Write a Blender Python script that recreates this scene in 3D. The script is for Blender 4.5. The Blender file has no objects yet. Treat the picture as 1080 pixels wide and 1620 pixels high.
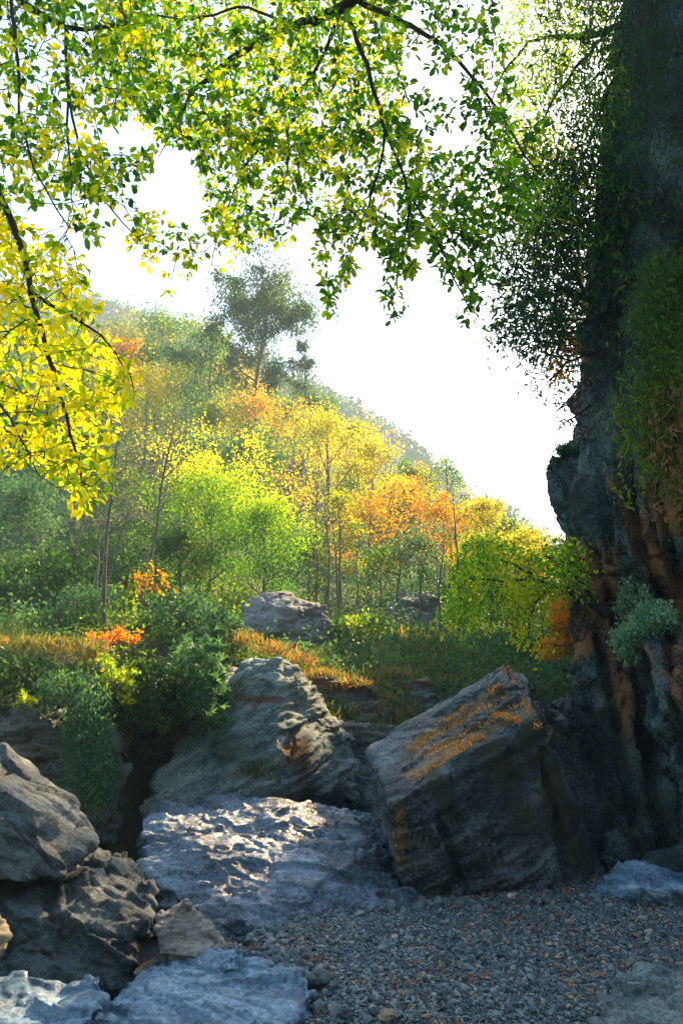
import bpy, bmesh, math, random
import numpy as np
from mathutils import Vector, Matrix

# ------------------------------------------------------------------ scene, camera, light
S = bpy.context.scene
COL = S.collection
random.seed(7)
RAD = math.radians
PITCH = RAD(13.0)
CAM = np.array((0.0, 0.0, 2.2))
F = 1260.0                                   # focal length in pixels of the 1080 x 1620 photograph

cd = bpy.data.cameras.new('camera')
cam = bpy.data.objects.new('camera', cd)
COL.objects.link(cam)
cd.sensor_fit = 'VERTICAL'; cd.sensor_height = 36; cd.lens = 28
cd.clip_start = 0.05; cd.clip_end = 3000
cam.location = CAM
cam.rotation_euler = (RAD(90) + PITCH, 0, 0)
S.camera = cam

SUN_AZ = 31.0      # degrees to the right of the view direction (+Y)
SUN_EL = 37.0
W = bpy.data.worlds.new('World'); S.world = W; W.use_nodes = True
wt = W.node_tree; wt.nodes.clear()
sky = wt.nodes.new('ShaderNodeTexSky'); sky.sky_type = 'NISHITA'; sky.sun_disc = False
sky.sun_elevation = RAD(SUN_EL); sky.sun_rotation = RAD(SUN_AZ)
sky.air_density = 1.0; sky.dust_density = 1.3; sky.ozone_density = 2.0
bg = wt.nodes.new('ShaderNodeBackground'); bg.inputs[1].default_value = 0.082
wo = wt.nodes.new('ShaderNodeOutputWorld')
wt.links.new(sky.outputs[0], bg.inputs[0]); wt.links.new(bg.outputs[0], wo.inputs[0])

sd = bpy.data.lights.new('sun', 'SUN'); sd.energy = 5.0; sd.angle = RAD(0.5); sd.color = (1.0, 0.69, 0.36)
so = bpy.data.objects.new('sun', sd); COL.objects.link(so)
sdir = Vector((math.sin(RAD(SUN_AZ)) * math.cos(RAD(SUN_EL)), math.cos(RAD(SUN_AZ)) * math.cos(RAD(SUN_EL)), math.sin(RAD(SUN_EL))))
so.rotation_euler = sdir.to_track_quat('Z', 'Y').to_euler()
so.location = (10, 20, 30)

S.view_settings.view_transform = 'Standard'; S.view_settings.look = 'None'
S.view_settings.exposure = 2.42; S.view_settings.gamma = 1
S.cycles.use_denoising = True
S.cycles.max_bounces = 7; S.cycles.diffuse_bounces = 3; S.cycles.glossy_bounces = 2
S.cycles.transmission_bounces = 4; S.cycles.volume_bounces = 1
S.cycles.sample_clamp_indirect = 4

# ------------------------------------------------------------------ helpers
CP, SP = math.cos(PITCH), math.sin(PITCH)
def P(px, py, Y):
    """world point seen at pixel (px, py) of the photograph, Y metres in front of the camera"""
    u = (px - 540) / F; v = (810 - py) / F
    d = np.array((u, CP - v * SP, SP + v * CP))
    return CAM + d * (Y / d[1])
def rowz(py, Y): return P(540, py, Y)[2]

def _hash(ix, iy, iz, seed):
    h = (ix.astype(np.int64) * 374761393 + iy.astype(np.int64) * 668265263 + iz.astype(np.int64) * 2147483647 + seed * 1274126177) & 0xffffffff
    h = ((h ^ (h >> 13)) * 1274126177) & 0xffffffff
    h = ((h ^ (h >> 16)) * 2246822519) & 0xffffffff
    return (h ^ (h >> 15)) & 0xffffffff
_G = np.random.RandomState(3).normal(size=(256, 3)); _G /= np.linalg.norm(_G, axis=1)[:, None]
def noise(p, seed=0):
    i = np.floor(p).astype(np.int64); f = p - i; w = f * f * f * (f * (f * 6 - 15) + 10)
    r = 0
    for dx in (0, 1):
        for dy in (0, 1):
            for dz in (0, 1):
                g = _G[_hash(i[:, 0] + dx, i[:, 1] + dy, i[:, 2] + dz, seed) & 255]
                d = g[:, 0] * (f[:, 0] - dx) + g[:, 1] * (f[:, 1] - dy) + g[:, 2] * (f[:, 2] - dz)
                wx = w[:, 0] if dx else 1 - w[:, 0]; wy = w[:, 1] if dy else 1 - w[:, 1]; wz = w[:, 2] if dz else 1 - w[:, 2]
                r = r + d * wx * wy * wz
    return r * 1.6
def fbm(p, octv=4, seed=0, gain=.5):
    r = 0; a = 1
    for k in range(octv):
        r = r + a * noise(p * (2.03 ** k), seed + k * 17); a *= gain
    return r
def voro(p, seed=0):
    """nearest-cell: returns distance, cell random value, vector to the cell centre"""
    i = np.floor(p).astype(np.int64); n = len(p)
    best = np.full(n, 9.0); val = np.zeros(n); vec = np.zeros((n, 3))
    for dx in (-1, 0, 1):
        for dy in (-1, 0, 1):
            for dz in (-1, 0, 1):
                c = i + np.array((dx, dy, dz)); h = _hash(c[:, 0], c[:, 1], c[:, 2], seed)
                q = c + np.stack([(h & 1023) / 1023., ((h >> 10) & 1023) / 1023., ((h >> 20) & 1023) / 1023.], 1)
                v = q - p; d = np.sqrt((v * v).sum(1)); m = d < best
                best[m] = d[m]; vec[m] = v[m]; val[m] = ((h[m] >> 5) & 4095) / 4095.
    return best, val, vec
def hash1(i, seed=0):
    i = np.asarray(i); return (_hash(i, i * 0 + 3, i * 0 + 7, seed) & 4095) / 4095.

def raw_mesh(name, V, polys_flat, loop_total, smooth=False):
    me = bpy.data.meshes.new(name)
    V = np.asarray(V, dtype=np.float32); nf = len(loop_total)
    me.vertices.add(len(V)); me.vertices.foreach_set('co', V.ravel())
    me.loops.add(len(polys_flat)); me.loops.foreach_set('vertex_index', np.asarray(polys_flat, dtype=np.int32))
    me.polygons.add(nf)
    st = np.concatenate([[0], np.cumsum(loop_total)[:-1]]).astype(np.int32)
    me.polygons.foreach_set('loop_start', st)
    me.polygons.foreach_set('use_smooth', np.full(nf, smooth))
    me.update(calc_edges=True); me.validate()
    return me
def set_attr(me, name, vals):
    a = me.attributes.new(name, 'FLOAT', 'POINT'); a.data.foreach_set('value', np.asarray(vals, dtype=np.float32))

def props(o, label=None, cat=None, group=None, kind=None):
    if label: o['label'] = label
    if cat: o['category'] = cat
    if group: o['group'] = group
    if kind: o['kind'] = kind
    return o
def link(name, me, mat, parent=None, loc=None):
    o = bpy.data.objects.new(name, me); COL.objects.link(o)
    if mat is not None:
        me.materials.clear(); me.materials.append(mat)
    if parent is not None: o.parent = parent
    if loc is not None: o.location = loc
    return o
def thing(name, label, cat, loc, group=None):
    o = bpy.data.objects.new(name, None); COL.objects.link(o); o.location = loc
    o.empty_display_size = .2
    return props(o, label, cat, group)

class Tubes:
    def __init__(s): s.V = []; s.Fc = []; s.n = 0
    def add(s, pts, rad, sides=5):
        pts = np.asarray(pts, float); n = len(pts)
        if n < 2: return
        t = np.gradient(pts, axis=0); t /= (np.linalg.norm(t, axis=1)[:, None] + 1e-9)
        a = np.array((0, 0, 1.)) if abs(t[0][2]) < .8 else np.array((1., 0, 0))
        rad = np.broadcast_to(np.asarray(rad, float), (n,))
        u = np.cross(t, a); u /= (np.linalg.norm(u, axis=1)[:, None] + 1e-9); w = np.cross(t, u)
        ang = np.arange(sides) * 2 * math.pi / sides
        ring = pts[:, None, :] + rad[:, None, None] * (np.cos(ang)[None, :, None] * u[:, None, :] + np.sin(ang)[None, :, None] * w[:, None, :])
        s.V.append(ring.reshape(-1, 3)); b = s.n
        i = np.arange(n - 1)[:, None] * sides; j = np.arange(sides)[None, :]; j2 = (j + 1) % sides
        q = np.stack([b + i + j, b + i + j2, b + i + sides + j2, b + i + sides + j], -1).reshape(-1, 4)
        s.Fc.append(q); s.n += n * sides
    def mesh(s, name, smooth=True):
        if not s.V: s.add([(0, 0, 0), (0, 0, .01)], .001, 3)
        V = np.concatenate(s.V); q = np.concatenate(s.Fc)
        return raw_mesh(name, V, q.ravel(), np.full(len(q), 4), smooth)

LEAF = {
 'oval': (np.array([(0, 0, 0), (.3, .42, .10), (.7, .40, .07), (1, 0, -.12), (.7, -.40, .07), (.3, -.42, .10)]), [(0, 3, 2, 1), (0, 5, 4, 3)]),
 'quad': (np.array([(0, 0, 0), (.5, .5, .05), (1, 0, -.08), (.5, -.5, .05)]), [(0, 3, 2, 1)]),
 'long': (np.array([(0, 0, 0), (.45, .5, .0), (1, 0, -.25), (.45, -.5, .0)]), [(0, 3, 2, 1)]),
 'palm': (np.array([(0, 0, 0), (.25, .12, .02), (.75, .62, -.08), (.45, .1, .02), (1, 0, -.15), (.45, -.1, .02), (.75, -.62, -.08), (.25, -.12, .02)]), [(0, 3, 2, 1), (0, 5, 4, 3), (0, 7, 6, 5)]),
}
def leaf_mesh(name, pos, axis, nrm, length, width, tint, kind='quad'):
    T, faces = LEAF[kind]
    pos = np.asarray(pos, float); N = len(pos)
    axis = axis / (np.linalg.norm(axis, axis=1)[:, None] + 1e-9)
    side = np.cross(nrm, axis); side /= (np.linalg.norm(side, axis=1)[:, None] + 1e-9)
    up = np.cross(axis, side)
    L = np.broadcast_to(np.asarray(length, float), (N,)); Wd = np.broadcast_to(np.asarray(width, float), (N,))
    V = pos[:, None, :] + axis[:, None, :] * (T[None, :, 0, None] * L[:, None, None]) + side[:, None, :] * (T[None, :, 1, None] * Wd[:, None, None]) + up[:, None, :] * (T[None, :, 2, None] * L[:, None, None])
    k = len(T); base = np.arange(N)[:, None] * k
    fl = np.array([i for f in faces for i in f]); lt = np.tile([len(f) for f in faces], N)
    me = raw_mesh(name, V.reshape(-1, 3), (base + fl[None, :]).ravel(), lt, False)
    set_attr(me, 'tint', np.repeat(np.broadcast_to(tint, (N,)), k))
    return me

# ------------------------------------------------------------------ materials
def newmat(name):
    m = bpy.data.materials.new(name); m.use_nodes = True; t = m.node_tree; t.nodes.clear()
    out = t.nodes.new('ShaderNodeOutputMaterial')
    return m, t, out
def nd(t, typ, **kw):
    n = t.nodes.new(typ)
    for k, v in kw.items():
        if k.startswith('i_'):
            key = k[2:]
            n.inputs[int(key) if key.isdigit() else key.replace('_', ' ')].default_value = v
        else: setattr(n, k, v)
    return n
def ramp(t, stops, src=None, interp='LINEAR'):
    r = t.nodes.new('ShaderNodeValToRGB'); e = r.color_ramp.elements; r.color_ramp.interpolation = interp
    while len(e) < len(stops): e.new(.5)
    for k, (p, c) in enumerate(stops):
        e[k].position = p; e[k].color = (*c, 1) if len(c) == 3 else c
    if src is not None: t.links.new(src, r.inputs[0])
    return r
def leafmat(name, stops, transl=.5, gloss=.35, tcol=(1.25, 1.15, .45)):
    m, t, out = newmat(name)
    at = nd(t, 'ShaderNodeAttribute', attribute_name='tint')
    r = ramp(t, stops, at.outputs['Fac'])
    pb = nd(t, 'ShaderNodeBsdfPrincipled', i_Roughness=gloss); pb.inputs['Specular IOR Level'].default_value = .35 if gloss < .4 else .12
    t.links.new(r.outputs[0], pb.inputs['Base Color'])
    tr = nd(t, 'ShaderNodeBsdfTranslucent')
    mul = nd(t, 'ShaderNodeMix', data_type='RGBA', blend_type='MULTIPLY'); mul.inputs[0].default_value = 1
    t.links.new(r.outputs[0], mul.inputs[6]); mul.inputs[7].default_value = (*[c * 1.6 for c in tcol], 1)
    t.links.new(mul.outputs[2], tr.inputs[0])
    mx = nd(t, 'ShaderNodeMixShader'); mx.inputs[0].default_value = transl
    t.links.new(pb.outputs[0], mx.inputs[1]); t.links.new(tr.outputs[0], mx.inputs[2]); t.links.new(mx.outputs[0], out.inputs[0])
    return m
def barkmat(name, c1, c2, scale=6):
    m, t, out = newmat(name)
    tc = nd(t, 'ShaderNodeTexCoord'); mp = nd(t, 'ShaderNodeMapping'); mp.inputs['Scale'].default_value = (scale, scale, scale * .3)
    t.links.new(tc.outputs['Object'], mp.inputs[0])
    n = nd(t, 'ShaderNodeTexNoise', i_Scale=2.0, i_Detail=6.0); t.links.new(mp.outputs[0], n.inputs[0])
    r = ramp(t, [(.35, c1), (.65, c2)], n.outputs[0])
    b = nd(t, 'ShaderNodeBsdfPrincipled', i_Roughness=.85); t.links.new(r.outputs[0], b.inputs['Base Color'])
    bp = nd(t, 'ShaderNodeBump', i_Strength=.5, i_Distance=.02); t.links.new(n.outputs[0], bp.inputs['Height']); t.links.new(bp.outputs[0], b.inputs['Normal'])
    t.links.new(b.outputs[0], out.inputs[0]); return m

def rockmat(name, dark, mid, light, rough=(.45, .8), spec=.5, sdir=(0, 0, 1), sscale=9, bump=.6, extra=None, extra2=None, scale=1.0, veins=0.0, stretch=.22, w2=.36, bd=.09):
    """extra / extra2: colours shown where the vertex attributes 'patch' / 'moss' are high"""
    m, t, out = newmat(name); L = t.links.new
    tc = nd(t, 'ShaderNodeTexCoord')
    # coordinates squeezed along the bedding so that noise reads as strata
    d = Vector(sdir).normalized(); q = d.to_track_quat('Z', 'Y').inverted().to_euler()
    mp0 = nd(t, 'ShaderNodeMapping'); mp0.inputs['Rotation'].default_value = q
    L(tc.outputs['Object'], mp0.inputs[0])
    mp = nd(t, 'ShaderNodeMapping'); mp.inputs['Scale'].default_value = (stretch, stretch, 1)
    L(mp0.outputs[0], mp.inputs[0])
    n1 = nd(t, 'ShaderNodeTexNoise', i_Scale=1.3 * scale, i_Detail=10.0, i_Roughness=.62); L(tc.outputs['Object'], n1.inputs[0])
    n2 = nd(t, 'ShaderNodeTexNoise', i_Scale=sscale, i_Detail=12.0, i_Roughness=.65, i_Distortion=.35); L(mp.outputs[0], n2.inputs[0])
    n3 = nd(t, 'ShaderNodeTexNoise', i_Scale=26.0 * scale, i_Detail=8.0, i_Roughness=.7); L(tc.outputs['Object'], n3.inputs[0])
    vo = nd(t, 'ShaderNodeTexVoronoi', i_Scale=7.0 * scale); L(tc.outputs['Object'], vo.inputs[0])
    a = nd(t, 'ShaderNodeMath', operation='MULTIPLY_ADD'); L(n2.outputs[0], a.inputs[0]); a.inputs[1].default_value = w2
    b = nd(t, 'ShaderNodeMath', operation='MULTIPLY_ADD'); L(n1.outputs[0], b.inputs[0]); b.inputs[1].default_value = .66 - w2; 
    c = nd(t, 'ShaderNodeMath', operation='MULTIPLY'); L(n3.outputs[0], c.inputs[0]); c.inputs[1].default_value = .40
    L(c.outputs[0], b.inputs[2]); L(b.outputs[0], a.inputs[2])
    r = ramp(t, [(.41, dark), (.51, mid), (.61, light)], a.outputs[0]); col = r.outputs[0]
    if veins:
        wv = nd(t, 'ShaderNodeTexNoise', i_Scale=1.1, i_Detail=6.0, i_Roughness=.5, i_Distortion=1.5); L(mp0.outputs[0], wv.inputs[0])
        vr = ramp(t, [(.485, (0, 0, 0)), (.5, (1, 1, 1)), (.515, (0, 0, 0))], wv.outputs[0])
        vm = nd(t, 'ShaderNodeMath', operation='MULTIPLY'); L(vr.outputs[0], vm.inputs[0]); vm.inputs[1].default_value = veins
        mx = nd(t, 'ShaderNodeMix', data_type='RGBA'); L(vm.outputs[0], mx.inputs[0]); L(col, mx.inputs[6]); mx.inputs[7].default_value = (.42, .43, .42, 1); col = mx.outputs[2]
    for att, cl in (('patch', extra), ('moss', extra2)):
        if cl is None: continue
        at = nd(t, 'ShaderNodeAttribute', attribute_name=att)
        ad = nd(t, 'ShaderNodeMath', operation='MULTIPLY_ADD'); L(n3.outputs[0], ad.inputs[0]); ad.inputs[1].default_value = 3.0; L(at.outputs['Fac'], ad.inputs[2])
        ad2 = nd(t, 'ShaderNodeMath', operation='MULTIPLY_ADD'); L(n2.outputs[0], ad2.inputs[0]); ad2.inputs[1].default_value = 2.6; L(ad.outputs[0], ad2.inputs[2])
        rr = ramp(t, [(.0, (0, 0, 0)), (1.0, (1, 1, 1))], None)
        mr = nd(t, 'ShaderNodeMapRange'); mr.inputs[1].default_value = 3.2; mr.inputs[2].default_value = 3.8; L(ad2.outputs[0], mr.inputs[0])
        cr = ramp(t, [(.3, tuple(x * .55 for x in cl)), (.62, cl), (.8, tuple(min(1, x * 1.4) for x in cl))], n2.outputs[0])
        mx = nd(t, 'ShaderNodeMix', data_type='RGBA'); L(mr.outputs[0], mx.inputs[0]); L(col, mx.inputs[6]); L(cr.outputs[0], mx.inputs[7]); col = mx.outputs[2]
    bs = nd(t, 'ShaderNodeBsdfPrincipled'); L(col, bs.inputs['Base Color']); bs.inputs['Specular IOR Level'].default_value = spec
    ro = nd(t, 'ShaderNodeMapRange'); ro.inputs[1].default_value = .3; ro.inputs[2].default_value = .7; ro.inputs[3].default_value = rough[0]; ro.inputs[4].default_value = rough[1]
    L(n2.outputs[0], ro.inputs[0]); L(ro.outputs[0], bs.inputs['Roughness'])
    b1 = nd(t, 'ShaderNodeBump', i_Strength=bump, i_Distance=bd); L(n2.outputs[0], b1.inputs['Height'])
    b2 = nd(t, 'ShaderNodeBump', i_Strength=bump, i_Distance=bd * .7); L(n3.outputs[0], b2.inputs['Height']); L(b1.outputs[0], b2.inputs['Normal'])
    b3 = nd(t, 'ShaderNodeBump', i_Strength=bump * .35, i_Distance=.06); L(vo.outputs['Distance'], b3.inputs['Height']); L(b2.outputs[0], b3.inputs['Normal'])
    L(b3.outputs[0], bs.inputs['Normal']); L(bs.outputs[0], out.inputs[0])
    return m

# ------------------------------------------------------------------ rocks
def hull_into(bm, pts):
    vs = [bm.verts.new(p) for p in pts]
    r = bmesh.ops.convex_hull(bm, input=vs)
    dead = [g for g in r['geom_interior'] if isinstance(g, bmesh.types.BMVert)] + [g for g in r['geom_unused'] if isinstance(g, bmesh.types.BMVert)]
    if dead: bmesh.ops.delete(bm, geom=list(set(dead)), context='VERTS')
def flat(p):
    p = np.atleast_2d(np.asarray(p, float)) - CAM; return p * (10.5 / np.maximum(p[:, 1:2], 1)) * (1, 0, 1)
def seg_dist(p, a, b):
    ab = b - a; t = np.clip(((p - a) @ ab) / (ab @ ab + 1e-9), 0, 1)
    return np.linalg.norm(p - (a + t[:, None] * ab), axis=1)
def rock(name, label, hulls, mat, voxel=.03, sdir=(0, 0, 1), sfreq=6, sA=.03, swarp=.8, chip=.05, cfreq=2.5, rough=.05, rfreq=1.2, round_=2,
         patches=(), moss=(), seed=0, cat='boulder', group=None, kind=None, scal=0.0, crack=1.0, relief=1.0, cracks=()):
    """hulls: lists of world points; their union is voxel-remeshed, then weathered"""
    bm = bmesh.new()
    for h in hulls: hull_into(bm, [tuple(x) for x in h])
    me = bpy.data.meshes.new('tmp'); bm.to_mesh(me); bm.free()
    o = bpy.data.objects.new('tmp', me); COL.objects.link(o)
    md = o.modifiers.new('r', 'REMESH'); md.mode = 'VOXEL'; md.voxel_size = voxel
    if round_:
        ms = o.modifiers.new('s', 'SMOOTH'); ms.factor = .5; ms.iterations = round_
    dg = bpy.context.evaluated_depsgraph_get(); ev = o.evaluated_get(dg)
    m2 = bpy.data.meshes.new_from_object(ev); bpy.data.objects.remove(o)
    n = len(m2.vertices)
    co = np.empty(n * 3, np.float32); m2.vertices.foreach_get('co', co); co = co.reshape(-1, 3).astype(float)
    no = np.empty(n * 3, np.float32); m2.vertices.foreach_get('normal', no); no = no.reshape(-1, 3).astype(float)
    d = np.array(sdir, float); d /= np.linalg.norm(d)
    sp = seed * 13.7
    s = (co @ d) * sfreq + swarp * fbm(co * .7 + sp, 3, seed) + .25 * fbm(co * 2.5 + sp, 2, seed + 5)
    fl = np.floor(s); fr = s - fl
    reg = np.floor(co @ np.cross(d, (0.31, .85, .42)) * .8 + 1.2 * noise(co * .6 + sp, seed + 9))
    hl = hash1((fl * 31 + reg * 7).astype(np.int64), seed)
    prof = fr ** 1.6 * .7 + hl * .8 - .75
    prof = np.where(fr > .92, prof * (1 - (fr - .92) / .08) + (hl * .3 - .9) * ((fr - .92) / .08), prof)
    strata_mask = np.clip(.65 + 1.1 * noise(co * .9 + 31 + sp, seed + 2), .1, 1.3)
    disp = sA * prof * strata_mask
    al = (co @ d)[:, None] * d[None]; layer = (co - al) * .55 + al * 2.3
    q = layer + .16 * np.stack([noise(co * 1.7 + 5, seed), noise(co * 1.7 + 15, seed), noise(co * 1.7 + 25, seed)], 1)
    f1, hv, vec = voro(q * cfreq + sp, seed)
    disp += chip * ((hv - .5) * .8 + (np.sum(vec * (_G[(hv * 255).astype(int)]), 1)) * .7)
    f2, hv2, vec2 = voro(q * cfreq * 2.7 + sp, seed + 3)
    disp += chip * .35 * ((hv2 - .5) + (np.sum(vec2 * (_G[(hv2 * 255).astype(int)]), 1)) * .8)
    disp += rough * (fbm(co * rfreq + sp, 2, seed + 4) + .5 * fbm((layer + .2) * rfreq * 2.2 + sp, 3, seed + 14))
    if scal:     # water-worn scallops, long across the bedding
        e = np.stack([co[:, 0] * 1.3 + .4 * co[:, 1], co[:, 1] * 3.6, co[:, 2] * 7.5], 1) + .35 * fbm(co * 1.4, 2, seed)[:, None]
        g1 = 1 - np.abs(noise(e * 1.1, seed + 40)) * 2.2; g2 = 1 - np.abs(noise(e * 2.3, seed + 41)) * 2.2; g3 = 1 - np.abs(noise(e * 4.9, seed + 42)) * 2.2
        disp += scal * (g1 * .6 + g2 * .4 + g3 * .2 - .7)
    # crack network and crisp small relief
    def edge(p, sd, w):
        i = np.floor(p).astype(np.int64); d1 = np.full(n, 9.); d2 = np.full(n, 9.)
        for dx in (-1, 0, 1):
            for dy in (-1, 0, 1):
                for dz in (-1, 0, 1):
                    c = i + np.array((dx, dy, dz)); h = _hash(c[:, 0], c[:, 1], c[:, 2], sd)
                    dd = np.linalg.norm(c + np.stack([(h & 1023) / 1023., ((h >> 10) & 1023) / 1023., ((h >> 20) & 1023) / 1023.], 1) - p, axis=1)
                    m = dd < d1; d2 = np.where(m, d1, np.minimum(d2, dd)); d1 = np.where(m, dd, d1)
        return np.clip(1 - (d2 - d1) / w, 0, 1)
    st = co + (.55) * d[None] * (co @ d)[:, None] * 1.6
    qq = st * cfreq * .55 + .5 * np.stack([noise(co * 1.1 + 3, seed), noise(co * 1.1 + 13, seed), noise(co * 1.1 + 23, seed)], 1)
    disp -= chip * .55 * crack * edge(qq, seed + 60, .07)
    wrp = (.35 * fbm(co * 1.3 + 7, 3, seed + 63))[:, None] * d[None]
    rg = 1 - np.abs(noise((layer + wrp) * (.13 / voxel), seed + 61)) * 2.4
    rg2 = noise((layer + wrp) * (.26 / voxel), seed + 62)
    disp += relief * (voxel * .55 * rg + voxel * .28 * rg2)
    for a, b, w, dep in cracks:
        dd = seg_dist(flat(co), flat(a)[0], flat(b)[0]) + .06 * noise(co * 3, seed + 70)
        disp -= dep * np.clip(1 - np.abs(dd) / w, 0, 1) ** .7
    co2 = co + no * disp[:, None]
    base = np.array((co2[:, 0].mean(), co2[:, 1].mean(), co2[:, 2].min()))
    m2.vertices.foreach_set('co', (co2 - base).astype(np.float32).ravel())
    m2.polygons.foreach_set('use_smooth', np.full(len(m2.polygons), True))
    m2.update(); m2.name = name
    wn = fbm(co * 2.2 + 9, 4, seed + 7)
    for att, segs in (('patch', patches), ('moss', moss)):
        v = np.zeros(n)
        for a, b, r in segs:
            dd = seg_dist(flat(co2), flat(a)[0], flat(b)[0]); v = np.maximum(v, np.clip(1.1 - dd / r + .5 * wn, 0, .9))
        set_attr(m2, att, v)
    ob = link(name, m2, mat, loc=tuple(base))
    if kind: ob['kind'] = kind
    props(ob, label, cat if not kind else None, group)
    return ob, co2, no
def PP(*a): return [P(*x) for x in a]

M_BLUE = rockmat('slab_sky_blue', (.006, .018, .030), (.030, .072, .120), (.18, .29, .40), rough=(.14, .34), spec=.9, sdir=(.1, .35, 1), sscale=6, bump=.5, bd=.10)  # blue in the base colour stands in for reflected sky
M_BLUE2 = rockmat('slab_sky_blue_pale', (.010, .038, .062), (.060, .155, .26), (.26, .41, .54), rough=(.2, .42), spec=.7, sdir=(.15, .5, 1), sscale=5, bump=.45)  # paler base, sky reflection painted in as blue
M_GREY = rockmat('boulder_grey', (.016, .034, .038), (.13, .195, .20), (.40, .48, .47), rough=(.6, .9), spec=.35, sdir=(-.5, .1, 1), sscale=6, bump=.9, extra=(.17, .07, .03), extra2=(.06, .075, .03))
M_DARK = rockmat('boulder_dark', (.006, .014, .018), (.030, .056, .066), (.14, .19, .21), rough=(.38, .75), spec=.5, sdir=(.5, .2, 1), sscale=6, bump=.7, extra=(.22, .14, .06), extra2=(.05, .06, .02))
M_TILT = rockmat('boulder_tilted', (.004, .009, .010), (.028, .048, .055), (.21, .27, .29), rough=(.45, .8), spec=.45, sdir=(-.62, -.25, 1), sscale=6, bump=.9, extra=(.42, .25, .09), extra2=(.035, .045, .010))  # extra: straw tone brightened to paint sun streaks on the ledges
M_CLIFF = rockmat('cliff_stone', (.003, .008, .009), (.028, .060, .066), (.21, .33, .33), rough=(.6, .9), spec=.35, sdir=(1, .2, .35), sscale=3.2, bump=.9, extra=(.58, .28, .11), extra2=(.24, .36, .36), stretch=.12, w2=.5, bd=.22)
M_LEDGE = rockmat('ledge_stone', (.02, .032, .032), (.11, .14, .14), (.32, .37, .36), rough=(.6, .9), spec=.3, sdir=(0, 0, 1), sscale=7, bump=.9, extra=(.2, .08, .03), extra2=(.05, .07, .02))
M_FAR = rockmat('far_stone', (.10, .11, .11), (.22, .235, .23), (.36, .37, .36), rough=(.8, .95), spec=.2, sdir=(.3, 0, 1), sscale=3, bump=.8)

# tilted block
T_ = PP((584, 1180, 11.3), (640, 1140, 11.9), (800, 1056, 12.2), (832, 1064, 12.0), (852, 1152, 9.7), (740, 1205, 9.35), (616, 1272, 9.15),
        (650, 1402, 9.85), (715, 1432, 9.75), (830, 1436, 9.8), (930, 1430, 9.95), (958, 1400, 10.4), (585, 1240, 11.2), (890, 1240, 11.6), (940, 1330, 12.2), (600, 1330, 11.0), (700, 1130, 13.2), (840, 1100, 13.0), (930, 1350, 13.0), (640, 1330, 13.0))
T_ += [P(715, 1436, 9.75) - (0, -.1, .3), P(930, 1432, 9.95) - (0, 0, .3), P(650, 1400, 9.85) - (0, 0, .5)]
tilt_moss = [(P(790, 1110, 11.2), P(850, 1160, 10.3), .30), (P(840, 1170, 10.2), P(930, 1370, 9.9), .30), (P(760, 1170, 10.1), P(830, 1300, 9.7), .35), (P(690, 1230, 9.9), P(720, 1290, 9.7), .2)]
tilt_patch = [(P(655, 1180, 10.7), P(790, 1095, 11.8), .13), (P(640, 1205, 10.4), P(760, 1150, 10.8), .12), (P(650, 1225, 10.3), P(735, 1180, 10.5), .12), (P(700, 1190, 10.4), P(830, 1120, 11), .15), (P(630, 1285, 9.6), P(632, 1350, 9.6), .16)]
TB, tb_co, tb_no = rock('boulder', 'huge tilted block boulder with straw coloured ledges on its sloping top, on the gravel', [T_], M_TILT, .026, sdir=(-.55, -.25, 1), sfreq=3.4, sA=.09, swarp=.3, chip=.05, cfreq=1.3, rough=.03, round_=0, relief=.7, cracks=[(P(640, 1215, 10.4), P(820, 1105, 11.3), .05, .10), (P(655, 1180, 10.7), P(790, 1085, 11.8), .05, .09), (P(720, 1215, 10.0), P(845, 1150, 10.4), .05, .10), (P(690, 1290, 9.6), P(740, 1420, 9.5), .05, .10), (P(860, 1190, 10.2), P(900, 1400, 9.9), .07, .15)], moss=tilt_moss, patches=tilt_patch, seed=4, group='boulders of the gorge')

# pyramid boulder
PY = PP((395, 1046, 12.4), (440, 1040, 12.1), (470, 1050, 12.2), (330, 1112, 12.2), (300, 1150, 12.0), (240, 1245, 11.3), (226, 1300, 11.0), (232, 1390, 11.0), (385, 1290, 11.2), (437, 1180, 10.9), (435, 1248, 10.75),
        (545, 1245, 11.5), (605, 1268, 12.1), (552, 1185, 12.1), (510, 1105, 12.3), (430, 1060, 14), (600, 1250, 14), (270, 1250, 14), (420, 1330, 12.8), (560, 1330, 13.2))
rock('boulder', 'tall grey pyramid boulder, bushes behind it and an undercut dark foot', [PY], M_GREY, .03, sdir=(-.65, .1, 1), sfreq=2.4, sA=.075, swarp=.7, chip=.085, cfreq=1.5, rough=.06, relief=.7, seed=8,
     patches=[(P(470, 1170, 10.9), P(480, 1240, 10.9), .22), (P(350, 1100, 12), P(440, 1110, 11.6), .1)], moss=[(P(350, 1180, 11.3), P(420, 1230, 10.9), .3)], group='boulders of the gorge')

# ribbed blue slab
SL = PP((226, 1300, 9.9), (262, 1268, 10.4), (350, 1256, 10.6), (420, 1268, 10.6), (480, 1288, 10.4), (590, 1283, 10.5), (632, 1320, 10.2), (655, 1400, 9.8), (640, 1440, 9.3), (560, 1440, 9.1), (480, 1440, 8.85), (405, 1480, 8.2), (360, 1510, 7.9),
        (300, 1440, 8.3), (235, 1380, 8.9), (225, 1340, 9.4), (430, 1370, 9.0), (330, 1330, 9.1), (560, 1360, 9.5), (350, 1300, 12), (600, 1330, 12))
SL += [P(405, 1490, 8.1) - (0, 0, .5), P(240, 1390, 9) - (0, 0, .8), P(640, 1440, 9.3) - (0, 0, .5)]
rock('slab_rock', 'broad blue ribbed slab rock below the pyramid boulder, streaked with sun', [SL], M_BLUE, .022, sdir=(.15, .3, 1), sfreq=4.6, sA=.12, swarp=1.1, chip=.05, cfreq=1.5, rough=.05, seed=12, relief=.4, scal=.030, cat='rock slab')

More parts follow.
